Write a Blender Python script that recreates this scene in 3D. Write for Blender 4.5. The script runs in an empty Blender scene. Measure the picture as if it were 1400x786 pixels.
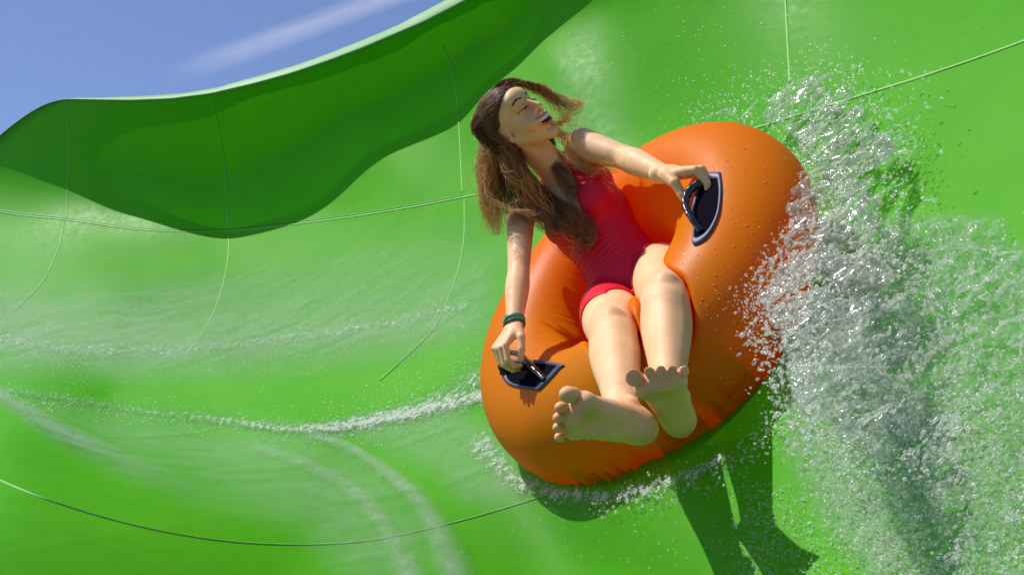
import bpy, math
import numpy as np
rng = np.random.default_rng(7)
F = 1361.1
V = lambda *a: np.array(a, float)
def nrm(v):
    v = np.asarray(v, float); return v/np.linalg.norm(v)
# ---------------------------------------------------------------- frames
# camera-frame metres (x right, y up, z towards the viewer) -> world metres
UP = nrm([-.15, .97, -.16])
fw = V(0, 0, -1)
ry = nrm(fw-(fw@UP)*UP); rx = np.cross(ry, UP)
RM = np.stack([rx, ry, UP])
CAM = V(0, 0, 7.0)
def W(p): return np.asarray(p, float)@RM.T+CAM
def P(px, py, d): return V((px-700)/F*d, -(py-393)/F*d, -d)
SUN = nrm([-.52, .79, -.25])
# ---------------------------------------------------------------- scene helpers
col = bpy.context.scene.collection
def tag(o, label=None, cat=None, group=None, kind=None):
    for k, v in (('label', label), ('category', cat), ('group', group), ('kind', kind)):
        if v: o[k] = v
    return o
def root(name, base, label, cat, group=None):
    o = bpy.data.objects.new(name, None); o.empty_display_size = .1
    o.location = W(base); col.objects.link(o)
    return tag(o, label, cat, group)
def mk(name, v, faces, mat, parent=None, smooth=True, attrs=None, base=None):
    v = W(v)
    org = np.array(parent.location) if parent is not None else (W(base) if base is not None else v.mean(0))
    gp = parent
    off = org.copy()
    if parent is not None and parent.parent is not None:
        off = np.array(parent.parent.location)+np.array(parent.location)
    me = bpy.data.meshes.new(name)
    v = v-off
    if isinstance(faces, np.ndarray):
        n, k = faces.shape
        me.vertices.add(len(v)); me.vertices.foreach_set('co', v.astype(np.float32).ravel())
        me.loops.add(n*k); me.loops.foreach_set('vertex_index', faces.astype(np.int32).ravel())
        me.polygons.add(n); me.polygons.foreach_set('loop_start', np.arange(0, n*k, k, dtype=np.int32))
        me.polygons.foreach_set('loop_total', np.full(n, k, np.int32))
        me.update(calc_edges=True); me.validate()
    else:
        me.from_pydata([tuple(x) for x in v], [], faces); me.update()
    if smooth: me.polygons.foreach_set('use_smooth', np.ones(len(me.polygons), bool))
    if attrs:
        for k2, a in attrs.items():
            at = me.attributes.new(k2, 'FLOAT', 'POINT'); at.data.foreach_set('value', np.asarray(a, np.float32))
    if mat: me.materials.append(mat)
    o = bpy.data.objects.new(name, me); col.objects.link(o)
    if parent is not None: o.parent = parent
    else: o.location = org
    return o
class MB:
    def __init__(s): s.v = []; s.f3 = []; s.f4 = []; s.n = 0; s.a = []
    def add(s, v, f, a=0.):
        f = np.asarray(f)+s.n; v = np.asarray(v, float)
        (s.f3 if f.shape[1] == 3 else s.f4).append(f); s.v.append(v); s.n += len(v)
        s.a.append(np.broadcast_to(a, (len(v),)).astype(float))
    def build(s, name, mat, parent=None, smooth=True, attr=None, base=None):
        v = np.concatenate(s.v)
        f = [tuple(q) for fs in s.f4+s.f3 for q in fs] if (s.f3 and s.f4) else np.concatenate(s.f4 or s.f3)
        return mk(name, v, f, mat, parent, smooth, {attr: np.concatenate(s.a)} if attr else None, base)
def sweep(pts, rad, n=8, flat=None, cap=True, ref=None):
    pts = np.asarray(pts, float); m = len(pts)
    rad = np.broadcast_to(rad, (m,)) if np.ndim(rad) < 2 else rad
    t = np.gradient(pts, axis=0); t /= np.linalg.norm(t, axis=1)[:, None]+1e-12
    u = np.cross(t[0], ref if ref is not None else [.31, .2, .93]); u /= np.linalg.norm(u)
    U = []
    for i in range(m):
        u = u-(u@t[i])*t[i]; u = u/np.linalg.norm(u); U.append(u)
    U = np.array(U); B = np.cross(t, U)
    a = np.arange(n)/n*2*np.pi
    fl = 1 if flat is None else flat
    r = rad[:, None, None]
    v = pts[:, None]+r*(np.cos(a)[None, :, None]*U[:, None]+fl*np.sin(a)[None, :, None]*B[:, None])
    v = v.reshape(-1, 3)
    i, j = np.meshgrid(np.arange(m-1), np.arange(n), indexing='ij'); i = i.ravel(); j = j.ravel(); k = (j+1) % n
    f = np.stack([i*n+j, i*n+k, (i+1)*n+k, (i+1)*n+j], 1)
    if cap:
        v = np.concatenate([v, pts[:1], pts[-1:]]); c0, c1 = m*n, m*n+1
        jj = np.arange(n); kk = (jj+1) % n
        f = np.concatenate([f, np.stack([kk, jj, np.full(n, c0), np.full(n, c0)], 1)[:, :4], np.stack([(m-1)*n+jj, (m-1)*n+kk, np.full(n, c1), np.full(n, c1)], 1)])
    return v, f
def tubeadd(mb, pts, rad, n=8, flat=None, a=0., ref=None):
    pts = np.asarray(pts, float)
    v, f = sweep(pts, rad, n, flat, False, ref)
    mb.add(v, f, np.repeat(a, n) if np.ndim(a) else a)
def spline(pts, n):
    pts = np.asarray(pts, float); m = len(pts)
    if m == 2: return pts[0]+(pts[1]-pts[0])*np.linspace(0, 1, n)[:, None]
    q = np.concatenate([[2*pts[0]-pts[1]], pts, [2*pts[-1]-pts[-2]]])
    t = np.linspace(0, m-1-1e-9, n); i = t.astype(int); u = (t-i)[:, None]
    a, b, c, d = q[i], q[i+1], q[i+2], q[i+3]
    return .5*((2*b)+(c-a)*u+(2*a-5*b+4*c-d)*u*u+(3*b-a-3*c+d)*u**3)
# ---------------------------------------------------------------- value noise
LAT = rng.random((64, 64, 64)).astype(np.float32)
def vnoise(p):
    p = np.asarray(p, np.float32); i = np.floor(p).astype(np.int32); u = p-i; u = u*u*(3-2*u); i &= 63; j = (i+1) & 63
    x0, y0, z0 = i[..., 0], i[..., 1], i[..., 2]; x1, y1, z1 = j[..., 0], j[..., 1], j[..., 2]
    ux, uy, uz = u[..., 0], u[..., 1], u[..., 2]
    def L(a, b, t): return a+(b-a)*t
    return L(L(L(LAT[x0, y0, z0], LAT[x1, y0, z0], ux), L(LAT[x0, y1, z0], LAT[x1, y1, z0], ux), uy),
             L(L(LAT[x0, y0, z1], LAT[x1, y0, z1], ux), L(LAT[x0, y1, z1], LAT[x1, y1, z1], ux), uy), uz)
def fbm(p, o=4, g=.5):
    s = 0; a = 1; t = 0; p = np.asarray(p, np.float32)
    for k in range(o):
        s = s+a*vnoise(p*(2.03**k)+17.3*k); t += a; a *= g
    return s/t
# ---------------------------------------------------------------- materials
def new_mat(name):
    m = bpy.data.materials.new(name); m.use_nodes = True
    nt = m.node_tree; nt.nodes.clear()
    out = nt.nodes.new('ShaderNodeOutputMaterial')
    return m, nt, out
def N(nt, t, **kw):
    n = nt.nodes.new(t)
    for k, v in kw.items():
        if k.startswith('_'): setattr(n, k[1:], v)
        else: n.inputs[k].default_value = v
    return n
def noise(nt, scale, detail=4, rough=.5, stretch=(1, 1, 1), rot=(0, 0, 0), co='Object', dist=0.):
    tc = N(nt, 'ShaderNodeTexCoord'); mp = N(nt, 'ShaderNodeMapping')
    mp.inputs['Scale'].default_value = stretch; mp.inputs['Rotation'].default_value = rot
    nt.links.new(tc.outputs[co], mp.inputs['Vector'])
    n = N(nt, 'ShaderNodeTexNoise', Scale=scale, Detail=detail, Roughness=rough, Distortion=dist)
    nt.links.new(mp.outputs[0], n.inputs['Vector']); return n
def ramp(nt, src, stops):
    r = N(nt, 'ShaderNodeValToRGB'); cr = r.color_ramp
    while len(cr.elements) < len(stops): cr.elements.new(.5)
    for e, (p, c) in zip(cr.elements, stops):
        e.position = p; e.color = c if len(c) == 4 else (*c, 1)
    nt.links.new(src, r.inputs[0]); return r
def g(v): return (v, v, v, 1)
def bump(nt, h, strength, dist=.01, prev=None):
    b = N(nt, 'ShaderNodeBump', Strength=strength, Distance=dist); nt.links.new(h, b.inputs['Height'])
    if prev: nt.links.new(prev.outputs[0], b.inputs['Normal'])
    return b
def math_(nt, op, a, b=None, clamp=False):
    n = N(nt, 'ShaderNodeMath', _operation=op, _use_clamp=clamp)
    for i, x in enumerate((a, b)):
        if x is None: continue
        if isinstance(x, (int, float)): n.inputs[i].default_value = x
        else: nt.links.new(x, n.inputs[i])
    return n.outputs[0]
def simple(name, color, rough=.5, spec=.5, sss=0, coat=0, bumps=(), var=None, metallic=0):
    m, nt, out = new_mat(name)
    p = N(nt, 'ShaderNodeBsdfPrincipled', Roughness=rough, Metallic=metallic)
    p.inputs['Base Color'].default_value = (*color, 1); p.inputs['Specular IOR Level'].default_value = spec
    p.inputs['Coat Weight'].default_value = coat; p.inputs['Coat Roughness'].default_value = .08
    if sss:
        p.inputs['Subsurface Weight'].default_value = sss; p.inputs['Subsurface Scale'].default_value = .008
        p.inputs['Subsurface Radius'].default_value = (1, .35, .2)
    if var:
        n = noise(nt, var[0], 5); r = ramp(nt, n.outputs[0], [(.3, var[1]), (.7, var[2])]); nt.links.new(r.outputs[0], p.inputs['Base Color'])
    b = None
    for sc, st, di, strt in bumps:
        n = noise(nt, sc, 5, .6, strt); b = bump(nt, n.outputs[0], st, di, b)
    if b: nt.links.new(b.outputs[0], p.inputs['Normal'])
    nt.links.new(p.outputs[0], out.inputs[0]); return m
# ---------------------------------------------------------------- slide surface
TN = nrm([-.73, .575, .36]); TC = P(872, 408, 3.05); TR, Tr = .418, .20
E1 = nrm(np.cross(TN, [0, 0, 1.])); E2 = np.cross(TN, E1)
if E2[2] > 0: E2 = -E2
NS = nrm([-.62, .73, .29]); NU = nrm([-.71, .64, .31])
KS = NS@TC-(TR*math.sqrt(1-(NS@TN)**2)+Tr)+.115
KU = NU@TC-(TR*math.sqrt(1-(NU@TN)**2)+Tr)+.04
def plane_d(px, py, NS=NS, KS=KS):
    a = (px-700)/F; b = -(py-393)/F
    return -KS/(NS[2]-NS[0]*a-NS[1]*b)
cp = []
for x, y in [(830, 657), (1000, 600), (1100, 500), (1250, 420), (1400, 520), (2100, 700), (1100, 700), (1400, 786), (1250, 650), (1000, 786), (1700, 1100), (1250, 1000), (900, 740)]:
    cp.append((x, y, plane_d(x, y)))
for x, y in [(1000, 150), (870, 200), (1240, 120), (1400, 0), (1240, -150), (1400, -300), (1800, -200), (1400, 200), (1800, 300), (2100, 0)]:
    cp.append((x, y, plane_d(x, y, NU, KU)))
cp += [(760, -62, 5.6), (760, -20, 5.65), (760, 30, 5.7), (830, 10, 5.4), (830, -60, 5.32), (900, -130, 4.85), (900, -60, 4.95), (900, 0, 4.9), (900, 60, 4.8), (1050, -220, 4.4), (820, 90, 5.2), (760, 90, 5.4),
       (580, 31, 6.25), (640, 0, 6.0), (700, -30, 5.8), (640, 70, 6.4), (700, 50, 6.15), (630, 130, 6.3), (700, 110, 5.82), (700, 160, 5.55), (540, 230, 6.4), (550, 50, 6.35), (550, 140, 6.85), (640, 200, 5.9), (640, 268, 5.45), (645, 360, 4.95), (650, 450, 4.3), (650, 550, 3.7), (660, 640, 3.25),
       (450, 80, 6.8), (450, 180, 7.2), (455, 290, 6.75), (450, 380, 5.8), (450, 480, 4.8), (450, 560, 4.15), (480, 600, 3.85),
       (300, 128, 7.25), (300, 220, 7.7), (310, 316, 7.5), (300, 400, 6.3), (300, 500, 5.05), (300, 570, 4.45),
       (150, 138, 7.9), (150, 230, 8.2), (150, 305, 7.9), (150, 400, 6.6), (150, 490, 5.5), (150, 550, 5.0),
       (60, 142, 8.4), (20, 170, 8.6), (0, 240, 8.8), (0, 300, 8.4), (0, 400, 7.0), (0, 490, 5.9), (-40, 530, 5.3),
       (-200, 320, 9), (-200, 400, 8.4), (-250, 520, 6.0), (-700, 800, 6.0), (-700, 1000, 3.6),
       (0, 600, 3.45), (0, 700, 2.35), (0, 786, 1.9), (200, 640, 3.55), (200, 720, 2.75), (200, 786, 2.3), (400, 650, 3.5), (400, 786, 2.75), (600, 700, 3.05), (600, 786, 2.65), (760, 740, 2.75), (800, 786, 2.55),
       (-300, 800, 1.75), (-300, 1000, 1.35), (100, 1000, 1.5), (500, 1000, 2.0), (900, 1000, 1.95), (500, 1300, 1.6), (1000, 1350, 1.55), (0, 1300, 1.5), (-600, 1300, 1.6), (1600, 1500, 1.35), (2100, 1300, 1.3)]
cp = np.array(cp, float)
def U_(r2): return np.where(r2 > 0, .5*r2*np.log(r2+1e-12), 0)
XCP = cp[:, :2]/500.; Y = np.log(cp[:, 2]); NCP = len(XCP)
K = U_(((XCP[:, None]-XCP[None])**2).sum(-1))+np.eye(NCP)*7e-3
Q = np.concatenate([np.ones((NCP, 1)), XCP], 1)
A = np.block([[K, Q], [Q.T, np.zeros((3, 3))]])
sol = np.linalg.solve(A, np.concatenate([Y, np.zeros(3)]))
def depth(px, py):
    q = np.stack([np.asarray(px, float).ravel(), np.asarray(py, float).ravel()], 1)/500.
    out = np.empty(len(q))
    for s in range(0, len(q), 40000):
        z = q[s:s+40000]
        out[s:s+40000] = U_(((z[:, None]-XCP[None])**2).sum(-1))@sol[:NCP]+sol[NCP]+z@sol[NCP+1:]
    return np.exp(out).reshape(np.shape(px))
def surf(px, py, off=0.):
    px = np.asarray(px, float); py = np.asarray(py, float)
    def pos(a, b):
        d = depth(a, b); return np.stack([(a-700)/F*d, -(b-393)/F*d, -d], -1)
    p = pos(px, py); e = 2.
    dx = pos(px+e, py)-p; dy = pos(px, py+e)-p
    nn = np.cross(dy, dx); nn /= np.linalg.norm(nn, axis=-1, keepdims=True)
    return p+nn*np.asarray(off)[..., None] if np.ndim(off) else p+nn*off, nn
rimk = np.array([(-900, 900), (-500, 560), (-250, 370), (-100, 262), (-40, 220), (0, 186), (22, 168), (45, 152), (66, 141), (88, 136), (130, 137), (180, 138), (235, 136), (290, 129), (350, 115), (400, 101), (450, 84), (500, 65), (580, 31), (640, 0), (760, -62), (900, -130), (1100, -215), (1400, -330), (1800, -420), (2200, -480)], float)
def rim_y(x): return np.interp(x, rimk[:, 0], rimk[:, 1])
for _ in range(1):
    xs = np.linspace(-900, 2200, 776); ry0 = rim_y(xs); k = np.exp(-np.linspace(-2, 2, 9)**2); k /= k.sum()
    rys = np.convolve(np.pad(ry0, 4, mode='edge'), k, 'valid')
def rim_s(x): return np.interp(x, xs, rys)
def quadgrid(nu, nv, flip=False):
    i, j = np.meshgrid(np.arange(nu-1), np.arange(nv-1), indexing='ij'); i = i.ravel(); j = j.ravel()
    f = np.stack([i*nv+j, i*nv+j+1, (i+1)*nv+j+1, (i+1)*nv+j], 1)
    return f[:, ::-1] if flip else f

#@@SLIDEMESH
def mat_slide():
    m, nt, out = new_mat('slide_gelcoat')
    p = N(nt, 'ShaderNodeBsdfPrincipled', Roughness=.3)
    n1 = noise(nt, 1.3, 5, .6); n2 = noise(nt, 22, 5, .65, (1, .35, 1))
    mx = math_(nt, 'ADD', math_(nt, 'MULTIPLY', n1.outputs[0], .7), math_(nt, 'MULTIPLY', n2.outputs[0], .3))
    r = ramp(nt, mx, [(.3, (.055, .30, .001)), (.5, (.068, .34, .0015)), (.7, (.088, .38, .002))])
    nt.links.new(r.outputs[0], p.inputs['Base Color'])
    rr = ramp(nt, n2.outputs[0], [(.3, g(.45)), (.7, g(.6))]); nt.links.new(rr.outputs[0], p.inputs['Roughness'])
    p.inputs['Specular IOR Level'].default_value = .12
    a = noise(nt, 45, 4, .6, (1, .5, 1)); b = bump(nt, a.outputs[0], .06, .003)
    nt.links.new(b.outputs[0], p.inputs['Normal'])
    # thin fibreglass lets some sunlight through
    tl = N(nt, 'ShaderNodeBsdfTranslucent'); tl.inputs[0].default_value = (.16, .80, .015, 1); tr = N(nt, 'ShaderNodeBsdfTransparent'); tr.inputs[0].default_value = (.10, .80, .01, 1)
    m1 = N(nt, 'ShaderNodeMixShader', Fac=.72); nt.links.new(tl.outputs[0], m1.inputs[1]); nt.links.new(tr.outputs[0], m1.inputs[2])
    m2 = N(nt, 'ShaderNodeMixShader', Fac=.22); nt.links.new(p.outputs[0], m2.inputs[1]); nt.links.new(m1.outputs[0], m2.inputs[2])
    nt.links.new(m2.outputs[0], out.inputs[0]); return m
M_slide = mat_slide()
M_seam = simple('seam_sealant', (.20, .50, .09), .6)
M_seamd = simple('seam_groove', (.03, .25, .01), .5)
M_lip = simple('rim_lip', (.10, .33, .085), .6, bumps=((30, .2, .004, (1, 1, 1)),))

slide = root('water_slide', P(500, 600, 3.6), 'giant bright green fibreglass water slide bowl with pale rim curving under the sky', 'water slide')
nu, nv = 560, 380
us = np.linspace(-900, 2200, nu); vv = np.linspace(0, 1, nv)
ybot = 1400+0*us
PX = np.repeat(us[:, None], nv, 1); PY = rim_s(us)[:, None]+(ybot-rim_s(us))[:, None]*(vv**1.15)[None]
sp, sn = surf(PX, PY)
mk('trough', sp.reshape(-1, 3), quadgrid(nu, nv), M_slide, slide)
# rim lip: a rolled flange along the top edge
rx_ = np.linspace(-880, 2180, 500); rp, rn = surf(rx_, rim_s(rx_)+1.)
wid = np.interp(rx_, [-900, 60, 95, 200, 300, 500, 700, 2200], [.006, .006, .016, .019, .019, .018, .018, .018])
tan = np.gradient(rp, axis=0); tan /= np.linalg.norm(tan, axis=1)[:, None]
upd = np.cross(rn, tan); upd *= np.sign(upd[:, 1:2])
prof = [(.006, -.0), (.012, .35), (.010, .8), (0, 1.0), (-.06, 1.0), (-.10, .75), (-.10, .3), (-.06, .0), (-.015, -.1)]
lip = np.stack([rp+rn*a+upd*(b*wid)[:, None] for a, b in prof], 1)
mk('rim_flange', lip.reshape(-1, 3), quadgrid(len(rx_), len(prof), True), M_lip, slide)
def seam(pts, w=.008, mat=None, n=120, off=.004, name='seam'):
    c = spline(pts, n); p, nn = surf(c[:, 0], c[:, 1], off)
    t = np.gradient(p, axis=0); t /= np.linalg.norm(t, axis=1)[:, None]; s = np.cross(nn, t)
    w = w*(.75+.5*fbm(p*9., 3))[:, None]
    rows = [p-s*w-nn*(off+.002), p-s*w*.7, p+s*w*.7, p+s*w-nn*(off+.002)]
    mk(name, np.stack(rows, 1).reshape(-1, 3), quadgrid(n, 4, True), mat or M_seam, slide)
S1 = [(-200, 250), (0, 290), (90, 301), (200, 315), (310, 316), (450, 301), (560, 284), (632, 270), (700, 258), (850, 222), (1000, 185), (1175, 132), (1290, 96), (1400, 57), (1600, -20)]
seam(S1, .0055)
seam([(x, y-3) for x, y in S1[:8]], .006, M_seamd, off=.002)
seam([(606, 62), (617, 95), (626, 150), (632, 262)], .004)
seam([(635, 272), (634, 330), (622, 385), (596, 445), (566, 478), (520, 520)], .004)
seam([(284, 130), (296, 160), (307, 225), (312, 312)], .005)
seam([(313, 320), (311, 360), (299, 410), (279, 452), (250, 490)], .005)
seam([(90, 138), (94, 200), (91, 298)], .005)
seam([(88, 304), (78, 345), (55, 390), (20, 425)], .005)
seam([(1068, -120), (1074, 0), (1080, 112)], .006)
seam([(1080, 120), (1110, 300), (1190, 520), (1330, 786)], .002)
seam([(-200, 560), (0, 657), (100, 695), (200, 722), (300, 739), (400, 745), (500, 740), (600, 720), (700, 692), (780, 665)], .0022)

# ---------------------------------------------------------------- signed distance body tools
class Grid:
    def __init__(s, lo, hi, h):
        s.lo = np.asarray(lo, float); s.h = h
        s.n = np.ceil((np.asarray(hi)-s.lo)/h).astype(int)+1
        s.F = np.full(s.n, 1., np.float32)
    def block(s, lo, hi):
        a = np.clip(np.floor((lo-s.lo)/s.h).astype(int), 0, s.n); b = np.clip(np.ceil((hi-s.lo)/s.h).astype(int)+1, 0, s.n)
        sl = tuple(slice(x, y) for x, y in zip(a, b))
        ax = [s.lo[i]+s.h*np.arange(a[i], b[i]) for i in range(3)]
        return sl, ax
def smin(a, b, k):
    h = np.clip(.5+.5*(b-a)/k, 0, 1); return b+(a-b)*h-k*h*(1-h)
def d_cap(ax, a, b, ra, rb):
    x, y, z = ax[0][:, None, None], ax[1][None, :, None], ax[2][None, None]
    ba = b-a; L2 = ba@ba+1e-12
    dx, dy, dz = x-a[0], y-a[1], z-a[2]
    t = np.clip((dx*ba[0]+dy*ba[1]+dz*ba[2])/L2, 0, 1)
    return (np.sqrt((dx-t*ba[0])**2+(dy-t*ba[1])**2+(dz-t*ba[2])**2)-(ra+(rb-ra)*t)).astype(np.float32)
def d_ell(ax, c, fr, r):
    x, y, z = ax[0][:, None, None]-c[0], ax[1][None, :, None]-c[1], ax[2][None, None]-c[2]
    k0 = 0; k1 = 0
    for e, q in zip(fr, r):
        u = x*e[0]+y*e[1]+z*e[2]; k0 = k0+(u/q)**2; k1 = k1+(u/q**2)**2
    k0 = np.sqrt(k0); k1 = np.sqrt(k1)+1e-9
    return (k0*(k0-1)/k1).astype(np.float32)
def op(G, kind, args, k=.01, sub=False):
    if kind == 'cap':
        a, b, ra, rb = args; m = max(ra, rb)+k+.012; lo = np.minimum(a, b)-m; hi = np.maximum(a, b)+m
    else:
        c, fr, r = args; m = max(r)+k+.012; lo = c-m; hi = c+m
    sl, ax = G.block(lo, hi)
    if min(len(q) for q in ax) == 0: return
    d = d_cap(ax, *args) if kind == 'cap' else d_ell(ax, *args)
    if sub: G.F[sl] = -smin(-G.F[sl], d, k)
    else: G.F[sl] = smin(G.F[sl], d, k)
def merge(G, H, kf):
    a = np.round((H.lo-G.lo)/G.h).astype(int); b = a+H.n
    a2 = np.maximum(a, 0); b2 = np.minimum(b, G.n)
    sl = tuple(slice(x, y) for x, y in zip(a2, b2)); hs = tuple(slice(x-o, y-o) for x, y, o in zip(a2, b2, a))
    k = kf
    if callable(kf):
        ax = [G.lo[i]+G.h*np.arange(a2[i], b2[i]) for i in range(3)]; k = kf(ax)
    G.F[sl] = smin(G.F[sl], H.F[hs], k)
def chain(Gr, pts, rads, k=1e-4, n=18):
    pp = spline(np.array(pts), n); rr_ = spline(np.array(rads)[:, None], n)[:, 0]
    for a, b, ra, rb in zip(pp[:-1], pp[1:], rr_[:-1], rr_[1:]): op(Gr, 'cap', (a, b, ra, rb), k)
def subgrid(G, lo, hi):
    a = np.floor((np.asarray(lo)-G.lo)/G.h)
    return Grid(G.lo+a*G.h, hi, G.h)
def surface_nets(Fd, lo, h, smooth=2):
    S = Fd < 0
    nx, ny, nz = S.shape
    c = np.zeros((nx-1, ny-1, nz-1), np.uint8)
    offs = [(i, j, k) for i in (0, 1) for j in (0, 1) for k in (0, 1)]
    for i, j, k in offs: c += S[i:nx-1+i, j:ny-1+j, k:nz-1+k]
    idx = np.argwhere((c > 0) & (c < 8)); del c
    if len(idx) == 0: return np.zeros((0, 3)), np.zeros((0, 4), int)
    lin = (idx[:, 0]*(ny-1)+idx[:, 1])*(nz-1)+idx[:, 2]
    val = np.stack([Fd[idx[:, 0]+i, idx[:, 1]+j, idx[:, 2]+k] for i, j, k in offs], 1).astype(float)
    acc = np.zeros((len(idx), 3)); cnt = np.zeros(len(idx))
    for a in range(8):
        for b in range(a+1, 8):
            oa, ob = np.array(offs[a]), np.array(offs[b])
            if np.abs(oa-ob).sum() != 1: continue
            va, vb = val[:, a], val[:, b]; m = (va < 0) != (vb < 0)
            t = np.where(m, va/np.where(m, va-vb, 1), 0)[:, None]
            acc += np.where(m[:, None], oa+(ob-oa)*t, 0); cnt += m
    vert = lo+(idx+acc/cnt[:, None])*h
    faces = []
    for axs in range(3):
        sl0 = [slice(None)]*3; sl1 = [slice(None)]*3; sl0[axs] = slice(0, -1); sl1[axs] = slice(1, None)
        e = np.argwhere(S[tuple(sl0)] != S[tuple(sl1)])
        b_, c_ = (axs+1) % 3, (axs+2) % 3
        lim = np.array([nx, ny, nz])-1
        ok = (e[:, b_] > 0) & (e[:, c_] > 0) & (e[:, b_] < lim[b_]) & (e[:, c_] < lim[c_]); e = e[ok]
        st = S[e[:, 0], e[:, 1], e[:, 2]]
        q = []
        for db, dc in ((-1, -1), (0, -1), (0, 0), (-1, 0)):
            cc = e.copy(); cc[:, b_] += db; cc[:, c_] += dc
            q.append(np.searchsorted(lin, (cc[:, 0]*(ny-1)+cc[:, 1])*(nz-1)+cc[:, 2]))
        q = np.stack(q, 1); q[~st] = q[~st][:, ::-1]; faces.append(q)
    faces = np.concatenate(faces)
    for _ in range(smooth):
        s = np.zeros_like(vert); w = np.zeros(len(vert))
        for a in range(4):
            i, j = faces[:, a], faces[:, (a+1) % 4]
            for ax in range(3):
                s[:, ax] += np.bincount(i, vert[j, ax], len(vert))+np.bincount(j, vert[i, ax], len(vert))
            w += np.bincount(i, minlength=len(vert))+np.bincount(j, minlength=len(vert))
        vert = vert*.5+.5*s/w[:, None]
    return vert, faces

# ---------------------------------------------------------------- inflatable tube frame
# ---------------------------------------------------------------- body joints
Pc = P(865, 391, 3.06); NB = P(759, 226, 3.27)
T = nrm(NB-Pc)
Lx = V(.66, .66, .3); L = nrm(Lx-(Lx@T)*T); Af = np.cross(L, T)
shR = P(712, 292, 3.24); shL = P(797, 198, 3.18)
hipR = P(836, 424, 3.02); hipL = P(906, 374, 3.02)
knR = P(838, 458, 2.58); knL = P(910, 410, 2.56)
elR = P(709, 372, 3.04); wrR = P(703, 445, 2.88)
elL = P(855, 216, 3.03); wrL = P(908, 238, 2.80)
HU = nrm([-.70, .70, .05]); HF0 = V(.5, .5, .7); HF = nrm(HF0-(HF0@HU)*HU); HL = np.cross(HU, HF)
if HL[2] > 0: HL = -HL
HO = P(707, 171, 3.15)
def hp(f=0, l=0, u=0): return HO+HF*f+HL*l+HU*u
G = Grid(V(-.20, -.42, -3.50), V(.66, .74, -1.93), .0030)
hf = (HL, HF, HU); tf = (L, T, Af)
# torso
def tp(t=0, l=0, a=0): return Pc+T*t+L*l+Af*a
E = lambda c, fr, r, k=.03, sub=False: op(G, 'ell', (c, fr, r), k, sub)
C_ = lambda a, b, ra, rb, k=.02, sub=False: op(G, 'cap', (a, b, ra, rb), k, sub)
E(tp(-.01), tf, (.158, .115, .10)); E(tp(.12, 0, -.005), tf, (.118, .12, .082), .04)
E(tp(.26, 0, 0), tf, (.132, .13, .092), .04); E(tp(.37, 0, -.01), tf, (.135, .075, .075), .04)
for s in (-1, 1):
    E(tp(.275, s*.066, .072), tf, (.056, .058, .046), .02)
    E(tp(-.03, s*.075, -.05), tf, (.08, .085, .08), .03)
C_(tp(.44, 0, -.01), shR, .05, .043, .03); C_(tp(.44, 0, -.01), shL, .05, .043, .03)
C_(tp(.43, .01, .045), tp(.435, .12, .03), .010, .010, .012); C_(tp(.43, -.01, .045), tp(.435, -.12, .03), .010, .010, .012)   # collar bones
C_(tp(.42, 0, -.005), hp(-.015, 0, -.045), .056, .050, .02)
C_(tp(.445, .012, .035), hp(-.0, -.052, -.045), .012, .012, .018)  # neck muscle
C_(tp(.445, -.012, .035), hp(-.0, .052, -.045), .012, .012, .018)
# head
E(hp(-.012, 0, .045), hf, (.073, .093, .083), .02)
E(hp(.036, 0, -.024), hf, (.058, .056, .080), .02)
for s in (-1, 1):
    C_(hp(.005, s*.052, -.040), hp(.076, s*.010, -.100), .012, .011, .02)
    E(hp(.068, s*.036, -.030), hf, (.021, .020, .022), .012)
    C_(hp(.082, s*.012, .038), hp(.070, s*.044, .040), .009, .007, .010)
E(hp(.082, 0, -.099), hf, (.015, .012, .011), .012)
E(hp(.07, 0, .06), hf, (.05, .025, .03), .02)
for s in (-1, 1): E(hp(.098, s*.031, .022), hf, (.016, .014, .010), .008, True)
for s in (-1, 1):
    E(hp(.078, s*.031, .021), hf, (.0145, .0145, .012), .003)
    op(G, 'cap', (hp(.0905, s*.020, .0175), hp(.087, s*.043, .0185), .0022, .002), .002)
C_(hp(.089, 0, .030), hp(.117, 0, -.010), .0065, .0085, .009)
E(hp(.112, 0, -.012), hf, (.0105, .010, .0085), .006)
for s in (-1, 1):
    E(hp(.100, s*.0125, -.014), hf, (.0065, .009, .007), .005)
    op(G, 'ell', (hp(.107, s*.007, -.0215), hf, (.0032, .005, .0035)), .002, True)
    C_(hp(.088, s*.020, -.020), hp(.074, s*.042, -.052), .007, .005, .009)       # smile fold cheek
E(hp(.090, 0, -.050), hf, (.030, .014, .024), .014)
# lips (open smile)
ml = lambda x, u, f: hp(f-8.0*x*x, x, u+3.8*x*x)
xs_ = np.linspace(-.031, .031, 9)
for a, b in zip(xs_[:-1], xs_[1:]):
    C_(ml(a, -.0385, .1040), ml(b, -.0385, .1040), .0036, .0036, .003); C_(ml(a, -.0690+.012*(a/.031)**2, .101), ml(b, -.0690+.012*(b/.031)**2, .101), .0046, .0046, .003)
E(hp(.098, 0, -.0525), (HL, HF, HU), (.028, .018, .0128), .002, True)
for s in (-1, 1): op(G, 'cap', (ml(s*.013, -.051, .108), ml(s*.029, -.0475, .106), .0085, .0035), .002, True)
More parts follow.
